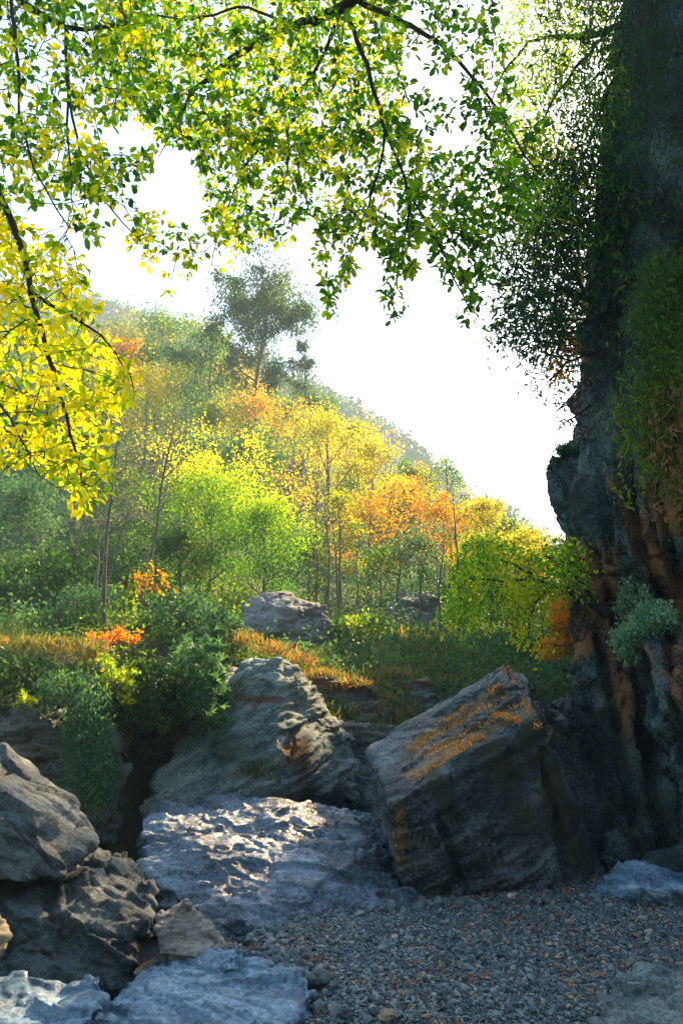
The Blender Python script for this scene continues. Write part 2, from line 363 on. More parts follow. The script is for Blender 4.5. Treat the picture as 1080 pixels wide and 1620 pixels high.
# left boulder pair
LL = PP((-260, 1330, 8.4), (0, 1330, 8.3), (125, 1325, 8.2), (205, 1345, 8.1), (250, 1412, 7.7), (246, 1450, 7.5), (215, 1500, 7.1), (195, 1530, 7.0), (100, 1565, 6.8), (-10, 1545, 6.7), (-250, 1540, 6.7), (120, 1440, 7.0), (0, 1450, 6.8), (215, 1400, 9.3), (0, 1380, 9.8), (-250, 1400, 9.5))
LL += [p - np.array((0, 0, .4)) for p in PP((195, 1530, 7.0), (-250, 1540, 6.7), (100, 1565, 6.8))]
rock('boulder', 'long dark lower boulder at the left edge, its top rim sunlit', [LL], M_DARK, .024, sdir=(.45, .3, 1), sfreq=3.6, sA=.08, swarp=.6, chip=.09, cfreq=1.9, rough=.05, relief=.7, seed=15, group='boulders of the gorge', scal=.02)
LU = PP((-260, 1060, 8.3), (-10, 1168, 8.0), (60, 1215, 8.0), (120, 1262, 7.9), (152, 1308, 7.6), (146, 1335, 7.4), (100, 1385, 7.0), (20, 1400, 6.9), (-250, 1400, 6.8), (0, 1280, 7.0), (-250, 1200, 6.9), (80, 1270, 9), (-250, 1200, 9.3), (120, 1350, 8.6))
rock('boulder', 'rounded dark boulder at the left edge resting on the longer one, upper rim sunlit', [LU], M_DARK, .024, sdir=(.6, .3, 1), sfreq=3.0, sA=.07, swarp=.6, chip=.09, cfreq=1.6, rough=.06, relief=.7, seed=19, group='boulders of the gorge')

# wedge
rock('boulder', 'small plain wedge rock leaning between the ribbed slab and the bottom slab', [PP((247, 1446, 7.1), (288, 1418, 7.3), (300, 1424, 7.2), (359, 1495, 7.05), (310, 1515, 6.75), (250, 1508, 6.8), (262, 1500, 7.7), (340, 1500, 7.8), (290, 1560, 7.2))], rockmat('wedge_stone', (.05, .05, .045), (.20, .19, .17), (.36, .35, .32)), .012, sA=.01, chip=.03, cfreq=5, rough=.02, rfreq=3, seed=21, round_=1, group='boulders of the gorge')

# bottom slab
BS = PP((140, 1640, 6.2), (200, 1560, 6.75), (245, 1510, 7.0), (310, 1488, 7.05), (382, 1498, 6.9), (440, 1518, 6.75), (486, 1548, 6.5), (490, 1575, 6.3), (440, 1640, 5.75), (350, 1690, 5.4), (200, 1700, 5.4), (60, 1700, 5.3))
BS += [p - np.array((0, 0, .55)) for p in PP((486, 1560, 6.4), (245, 1520, 6.9), (440, 1640, 5.8), (60, 1700, 5.4))]
BS2 = PP((352, 1508, 6.75), (390, 1498, 6.8), (388, 1525, 6.55), (345, 1530, 6.5), (370, 1560, 6.6))
rock('slab_rock', 'pale blue slab rock at the bottom edge with sunlit knobs, beside the gravel', [BS, BS2], M_BLUE2, .016, sdir=(.2, .5, 1), sfreq=5, sA=.075, swarp=1.1, chip=.05, cfreq=2.2, rough=.04, seed=23, relief=.4, scal=.028, cat='rock slab')
rock('slab_rock', 'low pale slab rock filling the bottom left corner', [PP((-260, 1530, 6.6), (0, 1542, 6.3), (30, 1540, 6.3), (110, 1556, 6.1), (160, 1548, 6.1), (176, 1568, 5.9), (150, 1610, 5.6), (100, 1650, 5.3), (0, 1720, 4.9), (-260, 1720, 4.9), (-250, 1600, 7), (100, 1620, 6.4))], M_BLUE2, .016, sdir=(.2, .4, 1), sfreq=5, sA=.06, swarp=1.2, chip=.05, cfreq=2.2, rough=.03, seed=27, relief=.4, scal=.02, cat='rock slab')
rock('boulder', 'little yellow sunlit boulder cut by the left edge', [PP((-90, 1450, 6.0), (-10, 1450, 6.0), (10, 1468, 5.9), (17, 1492, 5.8), (4, 1515, 5.7), (-90, 1530, 5.6), (-20, 1480, 6.5), (-90, 1600, 6.0))], rockmat('boulder_tan', (.12, .09, .05), (.28, .22, .12), (.42, .34, .2)), .015, sA=.02, chip=.05, seed=29, group='boulders of the gorge')
# right side
rock('boulder', 'smooth pale blue boulder at the right edge below the cliff', [PP((925, 1418, 9.2), (985, 1362, 9.4), (1035, 1355, 9.5), (1100, 1365, 9.4), (1200, 1400, 9.2), (1200, 1440, 8.8), (950, 1450, 8.9), (1000, 1400, 8.85), (1080, 1410, 8.7), (1000, 1380, 10), (1180, 1380, 10), (1040, 1480, 8.9), (920, 1450, 9.3))], M_BLUE2, .018, sdir=(.5, .1, 1), sfreq=3, sA=.03, chip=.06, cfreq=2, rough=.05, seed=31, group='boulders of the gorge')
rock('slab_rock', 'low grey bedrock slab at the bottom right, strewn with leaves', [PP((945, 1580, 6.2), (985, 1540, 6.6), (1040, 1524, 6.8), (1120, 1512, 6.8), (1260, 1520, 6.6), (1260, 1700, 5.2), (1000, 1700, 5.2), (930, 1640, 5.6)) + [P(1100, 1640, 6) - (0, 0, .4)]], M_GREY, .018, sdir=(.2, .3, 1), sfreq=6, sA=.05, chip=.06, rough=.05, seed=33, scal=.03, cat='rock slab')
rock('boulder', 'narrow dark boulder standing behind the tilted block, next to the cliff foot', [PP((862, 1118, 12.4), (905, 1106, 12.3), (955, 1185, 11.7), (1000, 1310, 11.0), (1010, 1400, 10.6), (900, 1420, 10.6), (880, 1180, 11.6), (870, 1150, 13.6), (1000, 1300, 13), (900, 1400, 13))], M_TILT, .035, sdir=(1, .2, .5), sfreq=3, sA=.06, chip=.1, rough=.06, seed=35, group='boulders of the gorge')
# ledges behind
rock('ledge_rock', 'grey grass topped ledge behind the right shoulder of the pyramid boulder', [PP((455, 1075, 14.2), (500, 1075, 14.0), (580, 1085, 13.9), (612, 1130, 13.6), (612, 1180, 13.4), (560, 1180, 13.3), (470, 1150, 13.4), (450, 1260, 13.6), (600, 1260, 13.6), (500, 1080, 16), (620, 1100, 16), (600, 1250, 16))], M_LEDGE, .04, sfreq=2.6, sA=.12, chip=.14, rough=.08, seed=37, cat='rock ledge',
     patches=[(P(500, 1075, 14), P(600, 1100, 13.7), .2)])
rock('ledge_rock', 'low stepped ledge between the pyramid boulder and the tilted block', [PP((530, 1150, 13.0), (600, 1145, 13.0), (650, 1150, 13.2), (650, 1185, 12.9), (525, 1180, 12.8), (530, 1260, 12.9), (640, 1300, 12.9), (600, 1150, 14.5)), PP((615, 1090, 15), (680, 1070, 15), (690, 1110, 14.6), (640, 1150, 14.0), (600, 1130, 14.2), (690, 1200, 14.8), (650, 1090, 17), (600, 1200, 15))], M_LEDGE, .04, sfreq=3.6, sA=.10, chip=.10, rough=.06, seed=39, cat='rock ledge', patches=[(P(620, 1085, 15), P(690, 1080, 15), .15)])
rock('boulder', 'dark wet rounded rock wedged low between the slab and the tilted block', [PP((540, 1185, 12.3), (600, 1180, 12.3), (640, 1240, 11.9), (650, 1330, 11.3), (600, 1320, 11.2), (545, 1290, 11.9), (530, 1220, 12.2), (600, 1250, 13.2))], M_DARK, .03, sdir=(0, .3, 1), sfreq=5, sA=.06, chip=.06, rough=.05, seed=41, scal=.05, group='boulders of the gorge')
rock('boulder', 'big pale boulder among the trees on the slope', [PP((380, 962, 19.6), (385, 945, 20), (425, 935, 20), (505, 952, 19.8), (522, 975, 19.6), (521, 1030, 19.2), (490, 1038, 19), (430, 1010, 18.6), (385, 998, 19), (450, 960, 19), (400, 950, 22), (510, 970, 22), (450, 1060, 20))], M_FAR, .045, sfreq=2, sA=.05, chip=.12, cfreq=1.3, rough=.07, seed=43, group='boulders of the gorge')
rock('boulder', 'dim distant boulder half hidden by trees at the foot of the wooded slope', [PP((608, 965, 28), (625, 935, 29), (655, 928, 29), (690, 950, 28), (690, 995, 27), (610, 1000, 27), (650, 950, 31))], M_FAR, .08, sA=.08, chip=.15, cfreq=1, rough=.1, seed=44, group='boulders of the gorge')
# left bank rock and the roof over the dark hollow
rock('bank_rock', 'grey rock face under the hanging shrubs behind the left boulders', [PP((-300, 1080, 11), (20, 1150, 10.8), (100, 1150, 10.7), (175, 1170, 10.8), (200, 1220, 11), (190, 1330, 11.2), (0, 1400, 10.8), (-300, 1400, 10.6), (190, 1100, 13.5), (-300, 1050, 14)), ], M_LEDGE, .045, sfreq=3, sA=.12, chip=.14, rough=.08, seed=47, cat='rock face')
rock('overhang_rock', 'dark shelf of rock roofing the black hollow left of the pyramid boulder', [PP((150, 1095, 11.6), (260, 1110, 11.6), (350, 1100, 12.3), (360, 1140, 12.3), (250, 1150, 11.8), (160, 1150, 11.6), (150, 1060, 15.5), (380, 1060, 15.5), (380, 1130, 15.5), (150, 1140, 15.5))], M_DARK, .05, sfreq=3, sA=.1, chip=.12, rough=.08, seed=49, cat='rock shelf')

# cliff
def back(l, dy=9, dpx=25): return [P(px + dpx, py, Y + dy) for px, py, Y in l]
cA = [(1003, -100, 9.5), (1000, 30, 9.8), (1012, 240, 10.2), (985, 360, 10.6), (935, 478, 11.2), (930, 600, 11.4), (936, 700, 11.4), (905, 862, 11.4), (930, 960, 11.2), (1000, 700, 10.2), (1020, 450, 9.6), (1080, 300, 8.8), (1080, 900, 10.4)]
cA1 = [x for x in cA if x[1] <= 500] ; cA2 = [x for x in cA if x[1] >= 450]
ext = [(1500, -500, 8), (1500, 500, 8.5), (1500, 1000, 9), (1500, 1450, 9)]
H1 = PP(*cA1, (1080, 240, 8.6), (1500, -100, 8), (1500, 500, 8.5), (1050, 500, 9.5)) + [np.array((p[0], p[1], min(p[2], 16.))) for p in back(cA1, 14, 25)]
H2 = PP(*cA2, (1500, 450, 9.2), (1500, 900, 10.2)) + back(cA2, 13, 15)
H3 = PP((868, 742, 12.2), (880, 730, 12.3), (936, 694, 12.0), (876, 800, 12.1), (888, 825, 12.0), (906, 868, 11.8), (1000, 700, 11.2), (1000, 900, 11.0)) + back([(890, 742, 13), (936, 700, 13), (910, 850, 13)], 4, 10)
H4 = PP((905, 858, 11.5), (926, 950, 11.3), (914, 1010, 11.2), (913, 1100, 11.2), (940, 1170, 11.0), (978, 1275, 10.6), (1000, 1370, 10.3), (1000, 1450, 10.2), (1500, 850, 10.8), (1500, 1450, 10.8), (1010, 980, 11.0), (1040, 1200, 10.9)) + back([(926, 900, 13), (925, 1100, 13), (980, 1300, 13)], 9, 15)
H5 = PP((1010, 1010, 9.9), (1050, 995, 9.7), (1120, 990, 9.5), (1500, 990, 8.9), (1012, 1060, 9.6), (1030, 1150, 9.5), (1050, 1240, 9.5), (1062, 1350, 9.5), (1065, 1450, 9.5), (1500, 1450, 8.7), (1100, 1100, 9.2), (1040, 1010, 11), (1500, 1000, 12))
H6 = PP((1010, 20, 9.0), (1070, 40, 8.2), (1030, 260, 9.0), (1060, 330, 8.6), (1500, 0, 7.5), (1500, 400, 7.8), (1010, -90, 9), (1500, -90, 7.6), (1020, 100, 10.5))
och = [(P(915, 885, 11.3), P(940, 960, 11.1), 0.41), (P(935, 900, 11.2), P(985, 1030, 10.8), 0.50), (P(950, 1000, 11), P(985, 1080, 10.6), 0.32), (P(965, 760, 11.0), P(1010, 850, 10.5), 0.15), (P(1005, 830, 10.5), P(1060, 940, 10.1), 0.26), (P(1055, 920, 10.1), P(1090, 1000, 9.9), 0.36),
       (P(1060, 1030, 9.4), P(1075, 1120, 9.3), 0.23), (P(985, 1100, 10.6), P(995, 1180, 10.6), 0.18), (P(985, 940, 10.8), P(1005, 1010, 10.6), 0.12), (P(925, 990, 11.2), P(930, 1030, 11.2), 0.30), (P(1040, 760, 10), P(1060, 830, 10), 0.26)]
pal = [(P(985, 1190, 10.5), P(1000, 1310, 10.3), .35), (P(1010, 1250, 10.2), P(1030, 1330, 10.2), .3), (P(955, 1110, 11), P(965, 1160, 11), .15)]
CL, cl_co, cl_no = rock('cliff', 'overhanging dark gorge cliff with ochre streaks filling the right side', [H1, H2, H3, H4, H5, H6], M_CLIFF, .062, sdir=(1, .25, .42), sfreq=1.6, sA=.34, swarp=.5, chip=.15, cfreq=1.1, rough=.10, rfreq=.7, seed=51, patches=och, moss=pal, cat='cliff', crack=1.6, cracks=[(P(a, b, Y), P(c, d, Y), w, h) for a, b, c, d, Y, w, h in [
    (930, 865, 975, 985, 11, .07, .25), (975, 985, 990, 1060, 11, .08, .3), (985, 760, 1030, 930, 10.5, .08, .3), (1030, 930, 1066, 1010, 10.2, .07, .3), (945, 1010, 972, 1130, 11, .08, .3), (972, 1130, 1003, 1290, 10.7, .12, .5),
    (1002, 1020, 1030, 1180, 10.1, .14, .55), (1030, 1180, 1058, 1330, 9.9, .14, .55), (1020, 700, 1075, 930, 10, .08, .3), (972, 600, 1000, 820, 10.8, .08, .3), (1052, 1000, 1075, 1200, 9.4, .06, .25), (940, 700, 965, 860, 11.3, .07, .25), (960, 480, 985, 620, 10.8, .09, .3)]])

rock('cliff', 'rear cliff block behind the near overhang, added to shade the grassy shelf', [PP((935, 620, 24), (945, 560, 24), (930, 1000, 24), (1500, 520, 24), (1500, 1100, 24), (935, 560, 42), (940, 470, 42), (940, 1050, 42), (1300, 480, 42), (1300, 1050, 42), (960, 570, 33))], M_CLIFF, .3, sdir=(1, .25, .42), sfreq=.7, sA=.5, chip=.4, cfreq=.4, rough=.3, rfreq=.3, seed=53, cat='cliff')  # hidden wall added to keep sun off the shelf
rock('bank_rock', 'dark rock added for shade at the back of the hollow left of the pyramid boulder', [PP((170, 1100, 13.4), (380, 1100, 13.4), (170, 1400, 13.0), (380, 1400, 13.0), (170, 1100, 15), (380, 1100, 15), (170, 1400, 15), (380, 1400, 15))], M_TILT, .06, sfreq=2, sA=.15, chip=.15, rough=.1, seed=54, cat='rock face')  # dark rock put in to blacken the hollow in place of shade

# ------------------------------------------------------------------ terrain
K = [-1500, -300, 0, 150, 300, 450, 600, 750, 900, 1200, 2600]
TT = {  # Y : rows of the ground seen at each column K   (z < 5 values given as ('z', v))
 9.5: [('z', -.12)] * 11,
 11.2: [('z', 1.6), ('z', .6), ('z', .2), ('z', -.1), ('z', -.1), ('z', -.1), ('z', -.1), ('z', -.1), ('z', -.1), ('z', 0), ('z', 0)],
 13.0: [1000, 1005, 1022, 1045, ('z', .1), 1120, 1180, ('z', .6), ('z', .4), ('z', .4), ('z', .4)],
 14.6: [980, 985, 1000, 1010, ('z', .3), 1075, 1100, ('z', 1.2), ('z', 1.1), ('z', .8), ('z', .8)],
 16: [960, 965, 980, 990, 1030, 1060, 1070, 1085, 1100, 1100, 1100],
 20: [900, 930, 955, 965, 1000, 1035, 1035, 1050, 1070, 1080, 1080],
 28: [800, 840, 875, 890, 930, 985, 1000, 1010, 1035, 1050, 1000],
 45: [600, 700, 745, 755, 805, 880, 925, 955, 985, 1000, 900],
 70: [450, 560, 610, 625, 650, 715, 800, 880, 930, 950, 800],
 95: [380, 500, 565, 600, 655, 715, 800, 865, 915, 930, 760],
 120: [400, 520, 590, 620, 670, 715, 800, 880, 940, 950, 800],
 160: [450, 560, 650, 680, 740, 800, 860, 920, 960, 980, 850],
}
YS = sorted(TT)
ZT = np.array([[v[1] if isinstance(v, tuple) else rowz(v, Y) for v in TT[Y]] for Y in YS])
LY = np.log(np.array(YS))
def sm(t): return t * t * (3 - 2 * t)
def tz(x, y):
    x = np.atleast_1d(np.asarray(x, float)); y = np.atleast_1d(np.asarray(y, float))
    k = 540 + F * x / np.maximum(y, 1)
    ly = np.clip(np.log(np.maximum(y, 1)), LY[0], LY[-1] - 1e-6); k = np.clip(k, K[0], K[-1] - 1e-3)
    iy = np.clip(np.searchsorted(LY, ly, side='right') - 1, 0, len(LY) - 2); ik = np.clip(np.searchsorted(K, k, side='right') - 1, 0, len(K) - 2)
    Ka = np.array(K, float); fy = (ly - LY[iy]) / (LY[iy + 1] - LY[iy]); fk = sm((k - Ka[ik]) / (Ka[ik + 1] - Ka[ik]))
    z = (ZT[iy, ik] * (1 - fk) + ZT[iy, ik + 1] * fk) * (1 - fy) + (ZT[iy + 1, ik] * (1 - fk) + ZT[iy + 1, ik + 1] * fk) * fy
    p = np.stack([x, y, x * 0], 1)
    am = np.clip((y - 10) / 8, 0, 1)
    return z + am * (.25 * fbm(p * .35, 4, 60) + np.clip((y - 20) / 40, 0, 1) * 1.6 * fbm(p * .07, 3, 61))
def grid_mesh(name, X, Yg, Z):
    a, b = X.shape; V = np.stack([X, Yg, Z], -1).reshape(-1, 3)
    i = np.arange(a - 1)[:, None] * b + np.arange(b - 1)[None, :]
    q = np.stack([i, i + 1, i + b + 1, i + b], -1).reshape(-1, 4)
    return raw_mesh(name, V, q.ravel(), np.full(len(q), 4), True)
def groundmat(name, cols, scale=1.0, bump=.6, rough=.95):
    m, t, out = newmat(name); L = t.links.new
    tc = nd(t, 'ShaderNodeTexCoord')
    n1 = nd(t, 'ShaderNodeTexNoise', i_Scale=.35 * scale, i_Detail=8.0, i_Roughness=.65); L(tc.outputs['Object'], n1.inputs[0])
    n2 = nd(t, 'ShaderNodeTexNoise', i_Scale=6 * scale, i_Detail=8.0, i_Roughness=.7); L(tc.outputs['Object'], n2.inputs[0])
    a = nd(t, 'ShaderNodeMath', operation='MULTIPLY_ADD'); L(n1.outputs[0], a.inputs[0]); a.inputs[1].default_value = .6
    c = nd(t, 'ShaderNodeMath', operation='MULTIPLY'); L(n2.outputs[0], c.inputs[0]); c.inputs[1].default_value = .4; L(c.outputs[0], a.inputs[2])
    r = ramp(t, [(.34 + .32 * k / (len(cols) - 1), c_) for k, c_ in enumerate(cols)], a.outputs[0])
    b = nd(t, 'ShaderNodeBsdfPrincipled', i_Roughness=rough); L(r.outputs[0], b.inputs['Base Color'])
    bp = nd(t, 'ShaderNodeBump', i_Strength=bump, i_Distance=.08); L(n2.outputs[0], bp.inputs['Height']); L(bp.outputs[0], b.inputs['Normal'])
    L(b.outputs[0], out.inputs[0]); return m
yy = np.exp(np.linspace(math.log(9.5), math.log(160), 260)); kk = np.linspace(-1500, 2600, 420)
Yg, Kg = np.meshgrid(yy, kk, indexing='ij'); Xg = (Kg - 540) / F * Yg
Zg = tz(Xg.ravel(), Yg.ravel()).reshape(Xg.shape)
props(link('hillside', grid_mesh('hillside', Xg, Yg, Zg), groundmat('soil', [(.03, .035, .018), (.05, .065, .025), (.08, .075, .035), (.10, .07, .04)])), 'brushy hillside rising behind the boulders', kind='structure')
# base ground out to the horizon, below everything
n = 60; gx = np.linspace(-330, 450, n); gy = np.linspace(-38, 285, n); GX, GY = np.meshgrid(gx, gy, indexing='ij')
props(link('ground', grid_mesh('ground', GX, GY, GX * 0 - .6), groundmat('ground_soil', [(.03, .035, .02), (.06, .06, .03)], .1)), 'dark soil underlying the valley', kind='structure')

# gravel bed in front
def gz(x, y):
    p = np.stack([x, y, x * 0], 1)
    z = .05 * fbm(p * .5, 3, 70) + .012 * fbm(p * 4, 3, 71)
    z = z + .18 * np.clip((x - 1.5) / 3, 0, 1) * np.clip((y - 6) / 3, 0, 1) + .05 * np.exp(-((x + .2) ** 2 + (y - 7.7) ** 2) / 1.5)
    return z - .35 * np.clip((-x - 1.2) / 1.2, 0, 1)
gx = np.linspace(-9, 9, 420); gy = np.linspace(-6, 12.5, 420); GX, GY = np.meshgrid(gx, gy, indexing='ij')
props(link('gravel_bed', grid_mesh('gravel_bed', GX, GY, gz(GX.ravel(), GY.ravel()).reshape(GX.shape)), groundmat('gravel_base', [(.03, .035, .04), (.06, .07, .075), (.11, .115, .115)], 6, .9, .8)), 'dark grey gravel bed in the foreground', kind='structure')

# unseen bank added behind the viewpoint to darken camera-facing rock
yb = np.linspace(-36, -5, 60); xb = np.linspace(-40, 40, 120); YB, XB = np.meshgrid(yb, xb, indexing='ij')
zb = 17 * sm(np.clip((-5 - YB) / 12, 0, 1)) - .6 + (.9 * fbm(np.stack([XB.ravel() * .3, YB.ravel() * .3, 0 * XB.ravel()], 1), 4, 66)).reshape(XB.shape)
props(link('bank', grid_mesh('bank', XB, YB, zb), groundmat('blocker_soil', [(.015, .025, .012), (.03, .05, .02), (.05, .06, .03)])), 'unseen dark bank added behind the viewpoint to block sky light', kind='structure')

# far ridge
RK = [-1500, -200, 180, 300, 430, 500, 560, 620, 690, 760, 850, 1000, 2600]; RR = [300, 420, 505, 535, 592, 612, 640, 675, 735, 798, 860, 900, 820]
kk = np.linspace(-900, 2300, 400); ys = np.linspace(150, 280, 60)
def ridgez(k, y):
    zc = np.interp(k, RK, [rowz(r, 210) for r in RR]); p = np.stack([k * .012, y * .05, k * 0], 1)
    return zc - np.abs(y - 210) ** 1.2 * .55 + 3.0 * fbm(p, 4, 80) * (1 + 0 * y)
Yg, Kg = np.meshgrid(ys, kk, indexing='ij'); Xg = (Kg - 540) / F * Yg
props(link('hills', grid_mesh('hills', Xg, Yg, ridgez(Kg.ravel(), Yg.ravel()).reshape(Xg.shape)), groundmat('far_soil', [(.03, .045, .025), (.06, .08, .03), (.10, .09, .04)], .15)), 'hazy ridge beyond the wooded slope', kind='structure')

# ------------------------------------------------------------------ leaf palettes
rs = np.random.RandomState(11)
ML_CAN = leafmat('leaf_canopy', [(0, (.020, .075, .010)), (.3, (.05, .19, .010)), (.6, (.20, .36, .010)), (.8, (.50, .52, .012)), (1, (.74, .62, .015))], .62, .3, (1.25, 1.2, .3))
ML_YEL = leafmat('leaf_yellow', [(0, (.06, .15, .015)), (.45, (.32, .34, .015)), (.75, (.52, .42, .02)), (1, (.56, .28, .03))], .5, .5)
ML_ORA = leafmat('leaf_orange', [(0, (.14, .17, .02)), (.35, (.46, .30, .02)), (.75, (.60, .20, .012)), (1, (.50, .09, .01))], .5, .5)
ML_GRN = leafmat('leaf_green', [(0, (.018, .06, .025)), (.5, (.045, .135, .03)), (.85, (.13, .25, .025)), (1, (.42, .42, .02))], .5, .45)
ML_LIME = leafmat('leaf_lime', [(0, (.05, .18, .015)), (.5, (.16, .34, .015)), (.8, (.42, .50, .015)), (1, (.66, .55, .02))], .55, .45)
ML_TEAL = leafmat('leaf_teal', [(0, (.02, .07, .05)), (.5, (.05, .14, .08)), (1, (.12, .24, .10))], .35, .5, (1.1, 1.2, .6))
ML_DARK = leafmat('leaf_dark', [(0, (.012, .04, .018)), (.5, (.03, .09, .03)), (.85, (.08, .17, .03)), (1, (.2, .2, .03))], .4, .45)
ML_DRY = leafmat('leaf_dry', [(0, (.20, .12, .05)), (.5, (.42, .20, .06)), (1, (.55, .33, .12))], .4, .7, (1.2, 1, .6))
ML_STRAW = leafmat('grass_straw', [(0, (.04, .09, .03)), (.4, (.11, .16, .05)), (.75, (.30, .19, .09)), (1, (.42, .15, .06))], .4, .7)
ML_MINT = leafmat('leaf_mint', [(0, (.03, .10, .07)), (.5, (.10, .24, .15)), (1, (.26, .42, .28))], .35, .5, (1.1, 1.2, .7))
ML_MOSS = leafmat('leaf_moss', [(0, (.03, .09, .012)), (.5, (.10, .21, .02)), (1, (.26, .34, .03))], .45, .5)
ML_SUNSTREAK = leafmat('straw_sun_streak', [(0, (.32, .15, .04)), (.5, (.62, .32, .10)), (1, (.78, .52, .22))], .4, .7, (1.2, 1, .6))  # dry straw, brightened so its colour stands in for sunlight
MB_DARK = barkmat('bark_dark', (.012, .010, .008), (.035, .028, .02))
MB_GREY = barkmat('bark_grey', (.07, .065, .055), (.20, .18, .15))
MB_BRN = barkmat('bark_brown', (.05, .03, .018), (.14, .09, .05))

def rdir(n, r=None):
    v = (r or rs).normal(size=(n, 3)); return v / np.linalg.norm(v, axis=1)[:, None]

# ------------------------------------------------------------------ overhanging foreground canopy
def pts_in(poly, n, r):
    poly = np.array(poly, float); lo = poly.min(0); hi = poly.max(0); out = []
    while len(out) < n:
        q = lo + (hi - lo) * r.rand(2); c = False; j = len(poly) - 1
        for i in range(len(poly)):
            if (poly[i, 1] > q[1]) != (poly[j, 1] > q[1]) and q[0] < (poly[j, 0] - poly[i, 0]) * (q[1] - poly[i, 1]) / (poly[j, 1] - poly[i, 1]) + poly[i, 0]: c = not c
            j = i
        if c: out.append(q)
    return np.array(out)
def resample(pts, step):
    pts = np.asarray(pts, float); d = np.r_[0, np.cumsum(np.linalg.norm(np.diff(pts, axis=0), axis=1))]
    n = max(3, int(d[-1] / step) + 1); t = np.linspace(0, d[-1], n)
    q = np.stack([np.interp(t, d, pts[:, k]) for k in range(3)], 1)
    for _ in range(2): q[1:-1] = .25 * q[:-2] + .5 * q[1:-1] + .25 * q[2:]
    return q
def canopy_tree(name, label, trunk_pts, trunk_r, branches, regions, seed, leaf=.070, mat=ML_CAN, bark=MB_DARK, kind='oval', lw=.60):
    r = np.random.RandomState(seed); base = np.array(trunk_pts[0]); root = thing(name, label, 'tree', tuple(base))
    T = Tubes(); tp = resample(trunk_pts, .25); T.add(tp - base + .03 * rdir(len(tp), r), np.interp(np.linspace(0, 1, len(tp)), np.linspace(0, 1, len(trunk_r)), trunk_r), 10)
    link('trunk', T.mesh('trunk'), bark, root)
    B = Tubes(); nodes = []
    for pts, r0, r1 in branches:
        q = resample(pts, .12); q[1:-1] += .010 * rdir(len(q) - 2, r)
        B.add(q - base, np.linspace(r0, r1, len(q)), 7); nodes.append(q)
    nodes = np.concatenate(nodes)
    link('branches', B.mesh('branches'), bark, root)
    TW = Tubes(); pos = []; ax = []; nm = []; ln = []; tn = []
    for poly, count, (y0, y1), (t0, t1) in regions:  # tint range per region also paints sunlit yellow into the leaves
        c2 = pts_in(poly, count, r); ys = y0 + (y1 - y0) * r.rand(count)
        cs = np.array([P(a, b, Y) for (a, b), Y in zip(c2, ys)])
        new = []
        order = np.argsort([np.min(np.linalg.norm(nodes - c, axis=1)) for c in cs])
        for c in cs[order]:
            dd = np.linalg.norm(nodes - c, axis=1) + .5 * np.maximum(0, c[2] - nodes[:, 2])
            a = nodes[np.argmin(dd)]
            L = np.linalg.norm(c - a)
            if L > .12:
                m1 = a + (c - a) * .35 + (0, 0, .06 * L) + .06 * L * rdir(1, r)[0]; m2 = a + (c - a) * .72 + (0, 0, .05 * L) + .04 * L * rdir(1, r)[0]
                q = resample([a, m1, m2, c], .12); TW.add(q - base, np.linspace(.003 + .003 * min(L, 1), .0015, len(q)), 4); nodes = np.concatenate([nodes, q[1::2]])
                d0 = (c - m2); d0 /= np.linalg.norm(d0) + 1e-9
            else: d0 = rdir(1, r)[0]; d0[2] -= .5
            k = r.randint(4, 8); tb = t0 + (t1 - t0) * r.rand()
            ph = r.rand() * 6.28
            e1 = np.cross(d0, (0, 0, 1.)); e1 /= np.linalg.norm(e1) + 1e-9; e2 = np.cross(e1, d0)
            for i in range(k):
                an = ph + i * 2.4; o = c - d0 * r.rand() * .09
                dv = (math.cos(an) * e1 + math.sin(an) * e2) * 1.0 + d0 * (.35 + .5 * r.rand()) + np.array((0, 0, -.12))
                dv /= np.linalg.norm(dv)
                pos.append(o + dv * .012); ax.append(dv); nn = np.array((0, 0, 1.)) + .8 * rdir(1, r)[0]; nm.append(nn)
                ln.append(leaf * (.62 + .6 * r.rand())); tn.append(np.clip(tb + .18 * r.normal(), 0, 1))
    link('twigs', TW.mesh('twigs'), bark, root)
    pos = np.array(pos) - base; ln = np.array(ln)
    link('leaves', leaf_mesh('leaves', pos, np.array(ax), np.array(nm), ln, ln * lw, np.array(tn), kind), mat, root)
    return root
# tree whose limb crosses overhead (its trunk stands behind the camera)
Bs = []
def br(r0, r1, *p): return ([P(*x) for x in p], r0, r1)
br1 = br(.060, .003, (640, -90, 5.2), (560, 4, 5.6), (490, 36, 5.8), (430, 52, 5.9), (385, 80, 6), (340, 110, 6), (300, 150, 5.9), (268, 215, 5.8), (250, 250, 5.8))
br2 = br(.022, .005, (545, 14, 5.6), (580, 100, 5.6), (610, 210, 5.5), (650, 310, 5.4), (700, 400, 5.3), (742, 490, 5.2))
br3 = br(.026, .005, (565, 0, 5.6), (630, 30, 5.4), (700, 70, 5.2), (745, 120, 5.1), (790, 170, 5), (825, 240, 5), (860, 285, 5))
br4 = br(.018, .004, (540, 16, 5.7), (505, 105, 6.1), (450, 180, 6.2), (385, 265, 6.2), (345, 370, 6.1), (335, 420, 6))
br5 = br(.012, .003, (608, 200, 5.5), (602, 270, 5.7), (565, 370, 5.8), (530, 480, 5.8))
br6 = br(.016, .005, (470, 43, 5.8), (380, 5, 6), (330, 27, 6), (290, 34, 6), (220, 20, 6), (150, 5, 6))
br7 = br(.014, .003, (450, 180, 6.2), (460, 260, 6.4), (430, 340, 6.4), (425, 380, 6.4))
br8 = br(.012, .003, (650, 310, 5.4), (640, 380, 5.6), (618, 480, 5.6))
C1 = [(150, -60), (640, -60), (640, 200), (560, 250), (340, 230), (270, 235), (200, 190), (170, 90)]
C2 = [(300, 215), (640, 200), (740, 270), (770, 350), (700, 380), (590, 400), (480, 350), (430, 350), (380, 400), (330, 350)]
